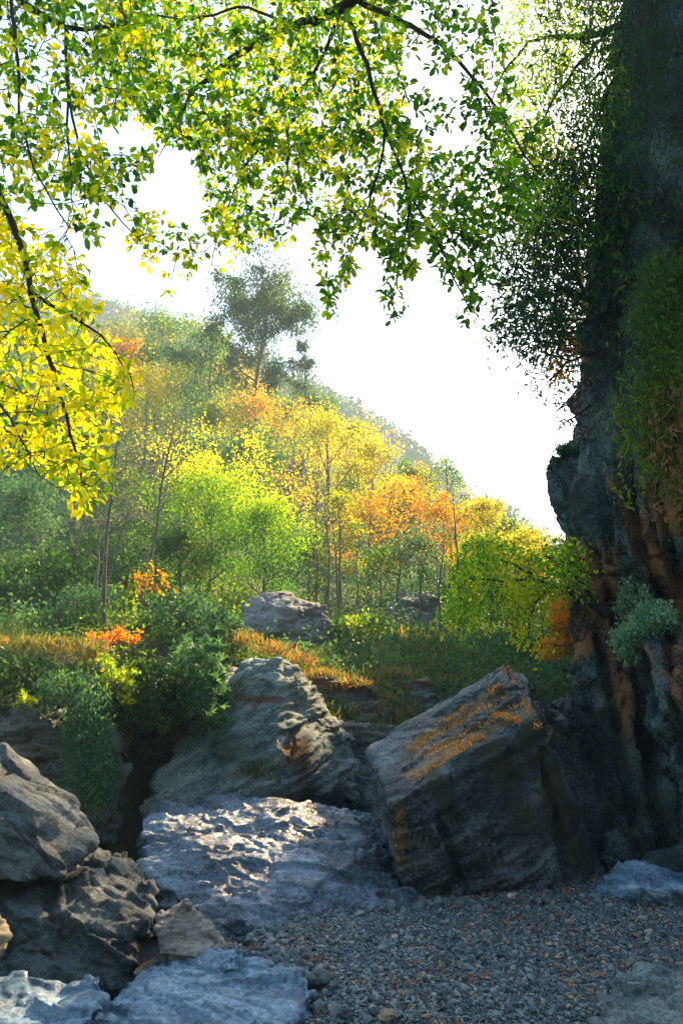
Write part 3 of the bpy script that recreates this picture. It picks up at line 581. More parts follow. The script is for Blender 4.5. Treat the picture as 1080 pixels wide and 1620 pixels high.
R1 = [(580, -60), (760, -60), (800, 60), (830, 230), (820, 330), (780, 400), (700, 440), (640, 330), (620, 180)]
canopy_tree('shade_tree', 'broad tree arching over the top, its limb crossing the top centre with green oval leaves',
    [(2.3, -2.2, 0), (2.1, -2.0, 2.5), (1.7, -1.4, 4.6), (1.3, 0.6, 6.2), tuple(P(640, -90, 5.2) + (.1, -2.2, .4)), tuple(P(640, -90, 5.2))], (.22, .19, .15, .11, .08, .06),
    [br1, br2, br3, br4, br5, br6, br7, br8],
    [(C1, 1500, (5.4, 9.0), (.2, .9)), (C1, 420, (5.0, 6.4), (.05, .7)), (C2, 640, (5.2, 7.4), (.1, .85)), (R1, 260, (4.6, 5.8), (.1, .55)),
     ([(320, 330), (400, 340), (390, 400), (350, 440), (330, 420)], 22, (5.6, 6.2), (.4, .9)), ([(490, 370), (570, 370), (565, 430), (530, 515), (505, 490)], 42, (5.4, 6.2), (.3, .8)),
     ([(410, 350), (470, 360), (450, 400), (425, 395)], 10, (5.8, 6.2), (.3, .8)),
     ([(600, 360), (660, 360), (655, 450), (625, 520), (605, 470)], 48, (5.2, 5.8), (.2, .7)), ([(670, 360), (790, 340), (775, 440), (735, 520), (700, 470)], 66, (5, 5.6), (.05, .6)),
     ([(200, 380), (240, 350), (330, 370), (310, 440), (265, 470)], 24, (5.2, 5.8), (.3, .9)),
     ([(740, 200), (870, 200), (860, 330), (760, 380)], 36, (4.8, 5.4), (.1, .4))], 101)
# tree at the left
l1 = br(.030, .010, (-60, -60, 4.2), (40, 0, 4.2), (60, 24, 4.2), (100, 48, 4.2), (150, 48, 4.2), (185, 40, 4.3))
l2 = br(.012, .003, (105, 48, 4.2), (107, 150, 4.2), (115, 210, 4.2), (150, 290, 4.2), (200, 370, 4.3), (240, 398, 4.3))
l3 = br(.013, .004, (15, -20, 4), (30, 100, 3.9), (32, 200, 3.9), (60, 290, 3.9), (110, 360, 4))
l4 = br(.028, .006, (-90, 180, 4.0), (-30, 255, 4.0), (0, 302, 4.0), (30, 370, 4.0), (60, 500, 3.9), (85, 590, 3.9), (105, 660, 3.9), (130, 760, 3.9))
l5 = br(.010, .003, (107, 110, 4.2), (108, 250, 4.3), (118, 340, 4.3))
l6 = br(.012, .003, (48, 460, 3.95), (110, 500, 3.9), (160, 520, 3.9), (200, 590, 3.9))
l7 = br(.010, .003, (-60, 560, 4.2), (0, 640, 4.2), (40, 700, 4.2), (60, 750, 4.2))
L1 = [(-80, -60), (220, -60), (240, 100), (200, 200), (160, 320), (60, 320), (-80, 330)]
L2 = [(-80, 330), (50, 350), (130, 420), (150, 490), (190, 570), (200, 650), (175, 720), (175, 770), (130, 820), (100, 790), (60, 740), (-80, 760)]
canopy_tree('shade_tree', 'tree leaning in from the left edge with sunlit yellow tinted into its oval leaves',
    [(-3.4, 2.6, 0), (-3.2, 2.9, 2.0), (-3.0, 3.3, 4.0), tuple(P(-250, 60, 4.1)), tuple(P(-60, -60, 4.2))], (.15, .13, .10, .06, .03),
    [l1, l2, l3, l4, l5, l6, l7, ([P(-250, 60, 4.1), P(-160, 120, 4.0), P(-90, 180, 4.0)], .04, .028), ([P(-160, 120, 4.0), P(-120, 350, 4.1), P(-60, 560, 4.2)], .02, .01), ([P(-60, -60, 4.2), P(0, -70, 4.1), P(15, -20, 4.0)], .02, .013)],
    [(L1, 560, (3.7, 5.6), (.15, .95)), (L2, 740, (3.6, 5.6), (.62, 1.0)), ([(90, 250), (250, 240), (200, 340), (130, 420), (100, 400)], 70, (4, 4.8), (.2, .85)), ([(180, 560), (225, 600), (210, 640), (185, 640)], 7, (3.8, 4), (.8, 1)),
     ([(190, 340), (260, 330), (240, 410), (215, 415)], 14, (4.2, 4.5), (.5, .95)), ([(-360, -60), (-70, -60), (-70, 740), (-200, 640), (-360, 400)], 330, (3.7, 5.4), (.3, 1))], 102, leaf=.060)

# ------------------------------------------------------------------ generic trees
def skeleton(r, H, Wd, cb, nl, lean=(0, 0), flat=0, twist=.06, r0=None, sub=4):
    r0 = r0 or H * .016; T = []; tips = []
    n = 8; t = np.linspace(0, 1, n)
    tr = np.stack([lean[0] * H * t ** 1.3, lean[1] * H * t ** 1.3, H * .92 * t], 1); w = np.cumsum(r.normal(size=(n, 2)) * twist * H * .25, axis=0); w[0] = 0; tr[:, :2] += w * .5
    T.append((tr, r0 * (1 - .85 * t)))
    for i in range(nl):
        s = cb + (1 - cb) * ((i + .3) / nl) ** .9; s = min(s, .97)
        a = np.array([np.interp(s, t, tr[:, k]) for k in range(3)]); az = i * 2.4 + r.rand() * .9
        prof = math.sin(math.pi * (.18 + .78 * ((s - cb) / (1 - cb + 1e-6)))) if not flat else .6 + .4 * (s - cb) / (1 - cb)
        L = Wd * .5 * prof * (.75 + .5 * r.rand()); el = .35 + .5 * r.rand() + .4 * (s - cb)
        d = np.array((math.cos(az) * math.cos(el), math.sin(az) * math.cos(el), math.sin(el)))
        u = np.linspace(0, 1, 5)[:, None]; lb = a + d * L * u + np.array((0, 0, 1.)) * (L * .22) * u ** 2 + r.normal(size=(5, 3)) * L * .05 * u
        rb = r0 * (1 - .85 * s) * .62; T.append((lb, rb * (1 - .75 * u[:, 0]))); tips.append(lb[-1]); tips.append(lb[3])
        for j in range(sub):
            b = lb[1 + j % 4] if j < 4 else lb[3]; d2 = d + .9 * rdir(1, r)[0]; d2[2] = abs(d2[2]) * .6 + .1; d2 /= np.linalg.norm(d2); l2 = L * (.3 + .35 * r.rand())
            sb = b + d2 * l2 * np.linspace(0, 1, 4)[:, None] + r.normal(size=(4, 3)) * l2 * .06 * np.linspace(0, 1, 4)[:, None]
            T.append((sb, rb * .45 * np.linspace(1, .3, 4))); tips.append(sb[-1])
    tips.append(tr[-1]); return T, np.array(tips)
def tree(name, label, base, H, Wd, mat, bark, seed, n=2600, leaf=.16, cb=.35, nl=9, lean=(0, 0), clump=.14, tint=(.0, 1.), flat=0, twist=.06, r0=None, group=None, kind='quad', sub=4, cat='tree', topt=.0, droop=0):
    r = np.random.RandomState(seed); root = thing(name, label, cat, tuple(base), group)
    T, tips = skeleton(r, H, Wd, cb, nl, lean, flat, twist, r0, sub)
    tb = Tubes(); tb.add(T[0][0] - (0, 0, .0), T[0][1], 7); link('trunk', tb.mesh('trunk'), bark, root)
    bb = Tubes()
    for p, rr in T[1:]: bb.add(p, rr, 4)
    link('branches', bb.mesh('branches'), bark, root)
    if n:
        k = r.randint(0, len(tips), n); cr = Wd * clump * (.6 + .8 * r.rand(len(tips)))
        off = r.normal(size=(n, 3)) * cr[k][:, None] * np.array((.75, .75, .55)); p = tips[k] + off
        if droop: p[:, 2] -= droop * np.abs(r.normal(size=n)) * cr[k]
        ct = tint[0] + (tint[1] - tint[0]) * r.rand(len(tips)); tt = ct[k] + .15 * r.normal(size=n) + topt * (p[:, 2] / H - .7)  # topt paints top light: tint rises toward the crown top
        ax = rdir(n, r); ax[:, 2] -= .35; nm = rdir(n, r) * .9 + (0, 0, .8)
        l = leaf * (.6 + .8 * r.rand(n))
        link('crown', leaf_mesh('crown', p, ax, nm, l, l * (.62 if kind != 'long' else .22), np.clip(tt, 0, 1), kind), mat, root)
    return root
def on_hill(px, Y, row=800):
    x = P(px, row, Y)[0]; return np.array((x, Y, tz(x, Y)[0] - .1))
Y_, O_, G_, L_, E_, D_ = ML_YEL, ML_ORA, ML_GRN, ML_LIME, ML_TEAL, ML_DARK
def hill_tree(px, Y, top, wpx, mat, label, bark=MB_GREY, group='trees on the hillside', name='tree', n=2600, **kw):
    b = on_hill(px, Y, top); zt = rowz(top, Y); H = max(1.5, zt - b[2]); Wd = wpx * Y / F
    return tree(name, label, b, H, Wd, mat, bark, int(px * 7 + Y * 13), n=int(n * 1.6), leaf=kw.pop('leaf', .0027 * Y + .02), group=group, **kw)
HT = [
 # px, Y, top row, width px, material, label, options
 (398, 52, 440, 200, D_, 'tall slender dark crowned tree rising above the ridge with a pale leaning trunk', dict(n=9000, cb=.5, nl=12, clump=.075, r0=.26, lean=(.08, 0), bark=MB_BRN, twist=.05, tint=(.2, .8), kind='long', leaf=.36, droop=.6)),
 (478, 51, 520, 50, D_, 'small dark tuft crowned sapling right of the tall slender tree', dict(n=700, cb=.6, nl=5, clump=.13, tint=(.2, .8), kind='long', leaf=.36)),
 (340, 60, 505, 70, G_, 'olive crowned tree just left of the tall slender tree', dict(tint=(.3, .9))),
 (260, 66, 500, 120, G_, 'olive tree on the skyline beneath the bare twigs', dict(tint=(.3, .95), n=3400)),
 (240, 70, 462, 90, G_, 'bare twiggy tree poking above the left skyline', dict(n=0, nl=14, sub=6)),
 (200, 62, 545, 110, Y_, 'yellow tree behind the left edge leaves, high on the slope', dict(tint=(.1, .7), n=3200)),
 (235, 48, 590, 120, Y_, 'gold and green tree above the bare grey trees', dict(tint=(.1, .8), n=3600, topt=.5)),
 (300, 58, 560, 80, G_, 'dull green tree in the hazy hollow left of the tall slender tree', dict(tint=(.1, .6))),
 (410, 44, 625, 125, O_, 'orange topped tree at the foot of the tall slender tree', dict(tint=(.0, .5), n=3600, topt=.5)),
 (350, 46, 640, 90, Y_, 'yellow green tree left of the orange topped one', dict(tint=(.0, .6))),
 (445, 60, 645, 70, G_, 'green tree under the hazy ridge line, centre', dict(tint=(.2, .7))),
 (395, 33, 690, 150, E_, 'blue green spreading tree above the lime crowned tree', dict(tint=(.2, 1), n=4200)),
 (330, 36, 700, 110, E_, 'blue green tree behind the bare grey trunks', dict(tint=(.1, .9), n=3000)),
 (520, 42, 650, 140, Y_, 'spreading yellow tree with a forked dark trunk, centre of the slope', dict(tint=(.2, .8), n=3400, cb=.3, r0=.2)),
 (500, 70, 632, 90, G_, 'grey green tree crowning the middle ridge', dict(tint=(.1, .6))),
 (590, 44, 690, 90, Y_, 'tall yellow tree right of the forked one', dict(tint=(.3, .8), n=3000)),
 (560, 62, 668, 70, Y_, 'mustard tree on the ridge shoulder', dict(tint=(.1, .7))),
 (640, 46, 760, 100, O_, 'orange tree left of the lanky half bare tree', dict(tint=(.0, .6), n=3000)),
 (655, 60, 745, 60, G_, 'green tree on the skyline left of the lanky tree', dict(tint=(.3, .8))),
 (710, 40, 715, 105, G_, 'lanky half bare tree standing against the white sky', dict(tint=(.3, .9), n=900, nl=12, clump=.10, sub=5, cb=.3)),
 (760, 47, 785, 70, Y_, 'yellow tree at the right end of the wooded ridge', dict(tint=(.2, .8))),
 (700, 36, 800, 100, O_, 'rusty tree beneath the lanky tree', dict(tint=(.0, .7), n=3000)),
 (585, 33, 790, 110, O_, 'thin orange tree in the middle of the lower wood', dict(tint=(.0, .6), n=2200)),
 (540, 30, 780, 80, Y_, 'slim yellow green tree right of the lime crowned tree', dict(tint=(.0, .6), n=1800)),
 (770, 36, 850, 80, G_, 'green tree behind the leaning cliff tree', dict(tint=(.4, 1))),
 (840, 40, 880, 80, Y_, 'yellow tree seen below the rock nose', dict(tint=(.1, .7))),
 (848, 26, 862, 60, G_, 'bare slanting sapling against the sky near the rock nose', dict(n=0, nl=6, r0=.05)),
 (905, 24, 930, 60, O_, 'glowing orange tree tucked beside the cliff', dict(tint=(.2, .8), n=3600, clump=.2, topt=0, cb=.2, leaf=.11)),
 (340, 24, 755, 190, L_, 'round lime green tree with top sunlight tinted into its leaves, centre left of the slope', dict(tint=(.0, .5), n=9000, cb=.2, nl=14, clump=.13, topt=1.3, leaf=.075)),
 (425, 23, 790, 130, L_, 'lime green tree with top sunlight tinted yellow above the pale boulder', dict(tint=(.0, .45), n=6000, cb=.2, nl=12, topt=1.1, leaf=.075)),
 (290, 21, 850, 120, G_, 'green bushy tree under the lime crowned tree', dict(tint=(.1, .8), n=4000, cb=.1)),
 (40, 24, 790, 130, E_, 'blue green tree at the left edge behind the yellow leaves', dict(tint=(.1, 1), n=4200)),
 (120, 30, 700, 120, G_, 'green tree on the left slope behind the yellow leaves', dict(tint=(.1, .8), n=3200)),
 (20, 38, 640, 140, G_, 'dark green tree at the upper left edge', dict(tint=(.1, .7), n=3000)),
 (120, 45, 560, 120, Y_, 'yellow green tree at the upper left, mostly veiled', dict(tint=(0, .6), n=3000)),
 (600, 26, 870, 90, G_, 'thin green tree at the edge of the grassy shelf', dict(tint=(.1, .8), n=1200, nl=10)),
 (660, 27, 850, 90, E_, 'misty blue green tree on the grassy shelf, centre right', dict(tint=(.1, 1), n=1800)),
 (730, 28, 880, 80, G_, 'misty green tree behind the tilted block', dict(tint=(.2, .9), n=1800)),
 (800, 25, 930, 90, E_, 'low blue green tree behind the drooping yellow sprays', dict(tint=(.2, 1), n=2200)),
 (490, 28, 860, 90, G_, 'slight green tree right of the pale boulder', dict(tint=(.2, .9), n=1600)),
]
for row in HT:
    px, Y, top, w, m, lab, kw = row
    hill_tree(px, Y, top, w, m, lab, **kw)
# bare grey trees on the left bank
for px, Y, top, w, lab, kw in [
  (160, 17, 800, 40, 'straight pale bare trunk left of the orange shrub', dict(nl=4)),
  (178, 19, 790, 60, 'slim bare trunk leaning just right of the straight pale one', dict(nl=5, lean=(.15, 0))),
  (195, 15.5, 640, 150, 'tall bare forking tree rising from the orange shrub', dict(nl=11, sub=6, lean=(.06, 0), cb=.45)),
  (240, 18, 620, 150, 'wide bare branched tree in front of the gold tree', dict(nl=12, sub=6, lean=(.12, 0))),
  (118, 18, 770, 60, 'dark leaning bare trunk at the left', dict(nl=5, lean=(.12, 0))),
  (70, 19, 830, 60, 'short thin bare sapling at far left', dict(nl=6)),
  (520, 24, 760, 70, 'thin bare tree in the misty centre', dict(nl=9)),
  (620, 24, 820, 70, 'thin bare tree left of the grassy clearing', dict(nl=9)),
  (690, 25, 830, 70, 'thin grey bare tree under the rusty tree', dict(nl=9)),
  (715, 22, 760, 60, 'tall thin bare stem rising behind the tilted block', dict(nl=8)),
  (570, 21, 870, 60, 'short bare sapling on the grassy shelf', dict(nl=8))]:
    hill_tree(px, Y, top, w, G_, lab, n=0, r0=kw.pop('r0', .055), group='bare trees', twist=.09, **kw)
br_ = np.random.RandomState(78)
for i in range(34):
    px = 250 + 560 * br_.rand(); Y = 24 + 26 * br_.rand(); b = on_hill(px, Y, 850)
    tree('bare_tree', 'thin bare grey tree, one of many standing among the leafy trees of the lower slope', b, 3.5 + 2.5 * br_.rand(), 2 + br_.rand(), G_, MB_GREY, 1200 + i, n=0, nl=8, cb=.35, r0=.05, twist=.08, group='bare grey trees of the lower slope')
# distant filler trees
fr = np.random.RandomState(77)
SKX = [-100, 0, 180, 330, 450, 520, 620, 690, 770, 900]; SKR = [470, 490, 520, 560, 625, 660, 745, 770, 800, 880]
for i in range(46):
    px = -60 + 960 * fr.rand(); Y = 40 + 55 * fr.rand() ** .8
    b = on_hill(px, Y, 800)
    H = (4 + 4 * fr.rand()); auto = fr.rand(); H = max(1.6, min(H, rowz(np.interp(px, SKX, SKR) + 15, Y) - b[2]))
    hot = 1 if (px > 150) else 0
    m, lab, g = (Y_, 'small yellow tree crowded with others like it across the upper slope', 'yellow filler trees of the upper slope') if auto < .3 * hot else ((O_, 'small orange tree crowded with others like it across the upper slope', 'orange filler trees of the upper slope') if auto < .38 * hot else (G_, 'small green tree crowded with others like it across the upper slope', 'green filler trees of the upper slope'))
    tree('tree', lab, b, H, H * .75, m, MB_GREY, 900 + i, n=2300, leaf=.0028 * Y + .03, cb=.25, tint=(.1, .75), group=g)

# leaning tree on the cliff
def pix_tree(name, label, branches, regions, seed, mat, leaf, kind='oval', bark=MB_DARK, per=(5, 10), spread=.16, twigr=.004, tcat='tree', lw=.5, group=None, hang=0.0):
    """tree whose limbs follow given world polylines; leaf sprays fill given regions"""
    r = np.random.RandomState(seed); base = np.array(branches[0][0][0]); root = thing(name, label, tcat, tuple(base), group)
    Bt = Tubes(); nodes = []
    for k, (pts, a, b) in enumerate(branches):
        q = resample(pts, .12); q[1:-1] += .02 * rdir(len(q) - 2, r)
        if k == 0:
            T = Tubes(); T.add(q - base, np.linspace(a, b, len(q)), 8); link('trunk', T.mesh('trunk'), bark, root)
        else: Bt.add(q - base, np.linspace(a, b, len(q)), 5)
        nodes.append(q)
    nodes = np.concatenate(nodes); pos = []; tn = []; TW = Bt
    for poly, count, (y0, y1), (t0, t1) in regions:
        c2 = pts_in(poly, count, r); ys = y0 + (y1 - y0) * r.rand(count); new = []
        cs = np.array([P(a, b, Y) for (a, b), Y in zip(c2, ys)])
        order = np.argsort([np.min(np.linalg.norm(nodes - c, axis=1)) for c in cs])
        for ii in order:
            c = cs[ii]; a = nodes[np.argmin(np.linalg.norm(nodes - c, axis=1))]; L = np.linalg.norm(c - a)
            if L > .08:
                q = resample([a, a + (c - a) * .4 + .1 * L * rdir(1, r)[0] + (0, 0, .06 * L), a + (c - a) * .75 + .06 * L * rdir(1, r)[0], c], .1)
                TW.add(q - base, np.linspace(twigr * (1 + L), twigr * .4, len(q)), 3); nodes = np.concatenate([nodes, q[::2]])
            k = r.randint(*per) if per[1] > per[0] else 0
            if k:
                off = r.normal(size=(k, 3)) * spread * .5; off[:, 2] -= hang * np.abs(r.normal(size=k)) * spread
                pos.append(c + off); tn.append(np.clip(t0 + (t1 - t0) * r.rand() + .12 * r.normal(size=k), 0, 1))
    link('branches', TW.mesh('branches'), bark, root)
    if pos:
        pos = np.concatenate(pos) - base; tn = np.concatenate(tn); k = len(pos); l = leaf * (.6 + .8 * r.rand(k)); ax = rdir(k, r); ax[:, 2] -= .5 + hang
        link('crown', leaf_mesh('crown', pos, ax, rdir(k, r) + (0, 0, .8), l, l * lw, tn, kind), mat, root)
    return root
pix_tree('tree', 'green and yellow tree leaning left out of the cliff on a dark crooked trunk',
  [br(.10, .045, (975, 985, 11.4), (950, 965, 11.0), (920, 945, 10.9), (900, 935, 10.9), (870, 925, 11)), br(.04, .015, (940, 955, 11), (915, 915, 10.9), (890, 895, 10.9), (860, 880, 11)), br(.03, .01, (900, 935, 10.9), (850, 915, 11), (790, 920, 11), (740, 915, 11)), br(.02, .01, (870, 925, 11), (840, 960, 10.8), (835, 1010, 10.8)), br(.02, .01, (850, 915, 11), (800, 885, 11.2), (760, 880, 11.2)),
   br(.022, .006, (950, 965, 11), (925, 1010, 10.6), (905, 1022, 10.5), (870, 1018, 10.5))],
  [([(735, 860), (790, 848), (830, 865), (850, 920), (820, 960), (760, 1000), (715, 1000), (708, 960), (730, 920)], 170, (10.4, 12.2), (.1, 1)),
   ([(840, 880), (900, 860), (935, 880), (930, 930), (880, 950), (850, 930)], 90, (10.4, 11.8), (.1, .9)), ([(790, 930), (860, 920), (865, 970), (845, 1035), (825, 1040), (815, 990)], 60, (10.6, 11.4), (.5, 1))], 201, ML_LIME, .075, per=(9, 16), spread=.22, group=None)
# dark tree on top of the cliff, hanging over the sky
pix_tree('tree', 'dark dense small leaved tree jutting left from the cliff above the white sky',
  [br(.09, .04, (985, 500, 11.3), (955, 490, 10.9), (925, 470, 10.5), (880, 455, 10.3)), br(.04, .01, (930, 475, 10.5), (890, 400, 10.2), (850, 340, 10), (820, 300, 10)), br(.03, .01, (900, 460, 10.4), (840, 470, 10.2), (790, 500, 10.1)), br(.03, .01, (940, 485, 10.8), (910, 530, 10.5), (870, 525, 10.4), (820, 530, 10.3)), br(.03, .01, (925, 470, 10.5), (960, 380, 10), (950, 280, 10))],
  [([(770, 400), (830, 330), (920, 330), (990, 380), (940, 470), (900, 545), (850, 560), (800, 540), (770, 520), (790, 470)], 520, (9.6, 11.2), (.0, .75)), ([(800, 250), (990, 250), (1000, 380), (850, 380)], 300, (9.6, 11), (.0, .8))], 202, ML_DARK, .11, kind='long', per=(8, 15), spread=.34, lw=.3)
pix_tree('shrub', 'orange and brown shrub showing through the dark cliff tree', [br(.03, .01, (950, 520, 11.6), (920, 500, 11.6), (880, 530, 11.6)), br(.015, .01, (920, 500, 11.6), (930, 430, 11.6), (960, 400, 11.6))],
  [([(870, 510), (930, 490), (925, 560), (880, 600)], 60, (11.4, 12), (.2, .7)), ([(905, 420), (975, 410), (970, 470), (920, 480)], 50, (11.4, 12), (.2, .7)), ([(770, 180), (860, 200), (900, 260), (820, 260)], 40, (11.4, 12.5), (.2, .6))], 203, ML_ORA, .08, per=(5, 10), spread=.25, tcat='shrub')
pix_tree('shrub', 'bare wiry twigs hanging from the cliff against the white sky', [br(.03, .015, (960, 560, 11.4), (930, 560, 11), (900, 570, 10.9), (870, 600, 10.8)), br(.02, .006, (935, 640, 11), (915, 655, 10.9), (880, 680, 10.9)), br(.015, .005, (900, 570, 10.9), (860, 560, 10.8), (820, 545, 10.8)), br(.015, .005, (945, 600, 11.2), (920, 620, 11), (890, 640, 11))],
  [([(800, 540), (930, 540), (935, 690), (900, 700), (870, 650), (830, 620)], 260, (10.4, 11.4), (.1, .9))], 204, ML_DRY, .06, per=(0, 3), spread=.12, twigr=.009, tcat='shrub')

pix_tree('tree', 'feathery bright green tree arching left from the cliff at the top of the view',
  [br(.07, .035, (1060, -60, 9.2), (1000, 30, 9.6), (940, 60, 9.8), (880, 60, 9.8)), br(.03, .008, (960, 50, 9.7), (900, 120, 9.8), (850, 200, 9.8), (800, 290, 9.8)), br(.03, .008, (900, 60, 9.8), (840, 60, 9.9), (790, 120, 9.9), (770, 190, 9.9)), br(.03, .008, (1000, 30, 9.6), (960, 150, 9.6), (920, 260, 9.6), (890, 340, 9.6))],
  [([(790, -60), (1000, -60), (1000, 120), (930, 300), (850, 380), (790, 330), (770, 220), (800, 100)], 760, (9.2, 11), (.2, .8)), ([(880, -60), (1010, -60), (1010, 420), (900, 420)], 130, (9, 10.6), (.0, .3))], 206, ML_LIME, .085, kind='long', per=(9, 16), spread=.30, lw=.36, hang=.4)
pix_tree('tree', 'thin crowned dark tree added farther back to dapple the sun, below the jutting cliff tree',
  [br(.16, .08, (1010, 640, 22), (960, 600, 22), (920, 560, 22), (890, 520, 22)), br(.06, .02, (920, 560, 22), (870, 540, 22), (830, 560, 22)), br(.06, .02, (890, 520, 22), (860, 460, 22), (840, 400, 22)), br(.05, .02, (940, 580, 22), (910, 620, 22), (880, 650, 22))],
  [([(830, 400), (950, 400), (950, 600), (900, 640), (850, 590), (800, 540)], 200, (20.5, 23.5), (0, .8))], 207, ML_DARK, .16, kind='long', per=(7, 13), spread=.55, lw=.34, twigr=.01)  # extra tree put in to break up sun on the rocks
# hanging foliage curtains, upper right
def curtain(label, px0, px1, top, bot, Y0, Y1, n, mat, leaf, seed, name='hanging_vine', lpm=26, sway=.25, tint=(0, 1), kind='long', lw=.3, stemr=.004, group='vines hanging off the cliff', spread=.05):
    r = np.random.RandomState(seed); base = P((px0 + px1) / 2, top, (Y0 + Y1) / 2); root = thing(name, label, 'vine' if 'vine' in name else 'shrub', tuple(base), group)
    T = Tubes(); pos = []; tn = []
    for i in range(n):
        px = (px0 + px1) / 2 + np.clip(r.normal() * .3, -.62, .62) * (px1 - px0); Y = Y0 + (Y1 - Y0) * r.rand(); a = P(px, top + 90 * (r.rand() - .55) + .5 * abs(px - (px0 + px1) / 2), Y); L = (a[2] - rowz(bot, Y)) * (.2 + .8 * r.rand() ** 1.3)
        m = 9; t = np.linspace(0, 1, m); w = np.cumsum(r.normal(size=(m, 2)) * sway * .12 * L / 2, axis=0)
        q = np.stack([a[0] + w[:, 0] - w[0, 0], a[1] + w[:, 1] - w[0, 1], a[2] - L * t], 1)
        T.add(q - base, stemr * (1.2 - .8 * t), 3)
        k = max(3, int(L * lpm)); tt = r.rand(k); pp = np.stack([np.interp(tt, t, q[:, j]) for j in range(3)], 1) + r.normal(size=(k, 3)) * spread; pos.append(pp)
        tn.append(np.clip(tint[0] + (tint[1] - tint[0]) * (r.rand() * .7 + .3 * r.rand(k)), 0, 1))
    link('stems', T.mesh('stems'), MB_DARK, root); pos = np.concatenate(pos) - base; tn = np.concatenate(tn); k = len(pos); l = leaf * (.5 + .9 * r.rand(k)); ax = rdir(k, r); ax[:, 2] -= .9
    link('leaves', leaf_mesh('leaves', pos, ax, rdir(k, r), l, l * lw, tn, kind), mat, root)
    return root
curtain('dark fine vine curtain filling the top beside the black overhang', 870, 1000, -80, 350, 8.8, 10.6, 38, ML_DARK, .10, 302, tint=(0, .9))
curtain('dark tangle of vines below the top curtain, above the cliff tree', 880, 1010, 160, 470, 9.2, 10.8, 30, ML_DARK, .09, 303, tint=(0, .7))
curtain('thin dark strands massed to black out the shaded overhang', 985, 1060, -60, 420, 7.6, 8.4, 90, ML_DARK, .07, 305, tint=(0, .6), lpm=16)  # strands multiplied to put in the overhang's black shade
curtain('mossy green vegetation hanging down the upper cliff at the right edge', 1005, 1110, 430, 640, 8.6, 9.6, 150, ML_MOSS, .09, 306, name='hanging_shrub', tint=(.0, .75), lpm=40, spread=.07, group='shrubs hanging on the cliff')
curtain('leafy green shrub hanging mid cliff at the right edge', 990, 1110, 600, 800, 8.8, 9.8, 120, ML_MOSS, .10, 307, name='hanging_shrub', tint=(.2, .9), lpm=30, spread=.09, group='shrubs hanging on the cliff')
curtain('tawny dry grass tuft hanging low on the cliff at the right edge', 1040, 1110, 640, 850, 8.6, 9.3, 90, ML_STRAW, .10, 308, name='hanging_shrub', tint=(.3, 1), lpm=36, spread=.06, group='shrubs hanging on the cliff')
curtain('dark sparse twigs trailing beside the left rim of the cliff', 940, 1010, 520, 700, 9.9, 10.6, 30, ML_DARK, .08, 309, name='hanging_shrub', tint=(.1, .9), lpm=14, spread=.06, group='shrubs hanging on the cliff')

# ------------------------------------------------------------------ shrubs
def shrub(label, ells, mat, leaf, seed, kind='quad', tint=(0, 1), lw=.6, hang=0, stems=14, name='shrub', cat='shrub', bark=MB_BRN, group=None, ground=None):
    """ells: (centre, radii, leaves)"""
    r = np.random.RandomState(seed); c0 = np.array(ells[0][0]); base = c0 - (0, 0, ells[0][1][2]) if ground is None else np.array(ground)
    root = thing(name, label, cat, tuple(base), group); T = Tubes(); pos = []; tn = []
    for c, rad, n in ells:
        c = np.array(c); rad = np.array(rad)
        m = max(6, n // 45); cc = c + rdir(m, r) * rad * (.55 + .45 * r.rand(m, 1)); k = r.randint(0, m, n)
        p = cc[k] + r.normal(size=(n, 3)) * rad.mean() * .16; p[:, 2] -= hang * np.abs(r.normal(size=n)) * rad[2] * .6
        pos.append(p); ct = tint[0] + (tint[1] - tint[0]) * r.rand(m); tn.append(np.clip(ct[k] + .12 * r.normal(size=n), 0, 1))
        for q in cc[:stems]:
            s0 = base + r.normal(size=3) * (.05, .05, 0); T.add(resample([s0, s0 + (q - s0) * .5 + rdir(1, r)[0] * .1 * rad.mean(), q], .15) - base, [.012] if False else .007, 3)
    link('stems', T.mesh('stems'), bark, root)
    pos = np.concatenate(pos) - base; tn = np.concatenate(tn); k = len(pos); l = leaf * (.6 + .8 * r.rand(k)); ax = rdir(k, r); ax[:, 2] -= hang * 1.2
    link('foliage', leaf_mesh('foliage', pos, ax, rdir(k, r) * .9 + (0, 0, .7), l, l * lw, tn, kind), mat, root)
    return root
SG = 'shrubs of the left bank'
shrub('weeping blue green shrub hanging over the rock face behind the left boulders', [(P(145, 1130, 10.4), (.30, .35, .5), 2600), (P(155, 1200, 10.3), (.30, .3, .4), 2200), (P(110, 1080, 10.8), (.45, .5, .22), 1800)], ML_TEAL, .06, 401, hang=.9, kind='long', lw=.4, group=SG)
shrub('broad leaved blue green shrub left of the pyramid boulder', [(P(310, 1060, 11.8), (.5, .4, .5), 900), (P(330, 1110, 11.6), (.35, .3, .45), 600), (P(280, 1090, 11.8), (.35, .3, .4), 500)], ML_TEAL, .17, 402, kind='palm', tint=(.4, 1), hang=.15, group=SG)
shrub('dark ivy like growth above the black hollow', [(P(220, 1080, 11.4), (.7, .4, .45), 3000), (P(260, 1110, 11.3), (.4, .3, .3), 1500)], ML_DARK, .08, 403, hang=.3, tint=(.1, .8), group=SG)
shrub('low dark green thicket at the left edge under the orange grass', [(P(20, 1080, 11.2), (1.0, .5, .55), 4200), (P(-80, 1120, 10.9), (.8, .5, .6), 2000)], ML_DARK, .07, 404, hang=.5, tint=(0, .5), group=SG)
shrub('yellow green fern like sprig left of the broad leaved shrub', [(P(185, 1060, 10.9), (.25, .2, .25), 260), (P(205, 1090, 10.9), (.12, .12, .25), 120)], ML_LIME, .09, 405, kind='palm', tint=(.4, 1), group=SG)
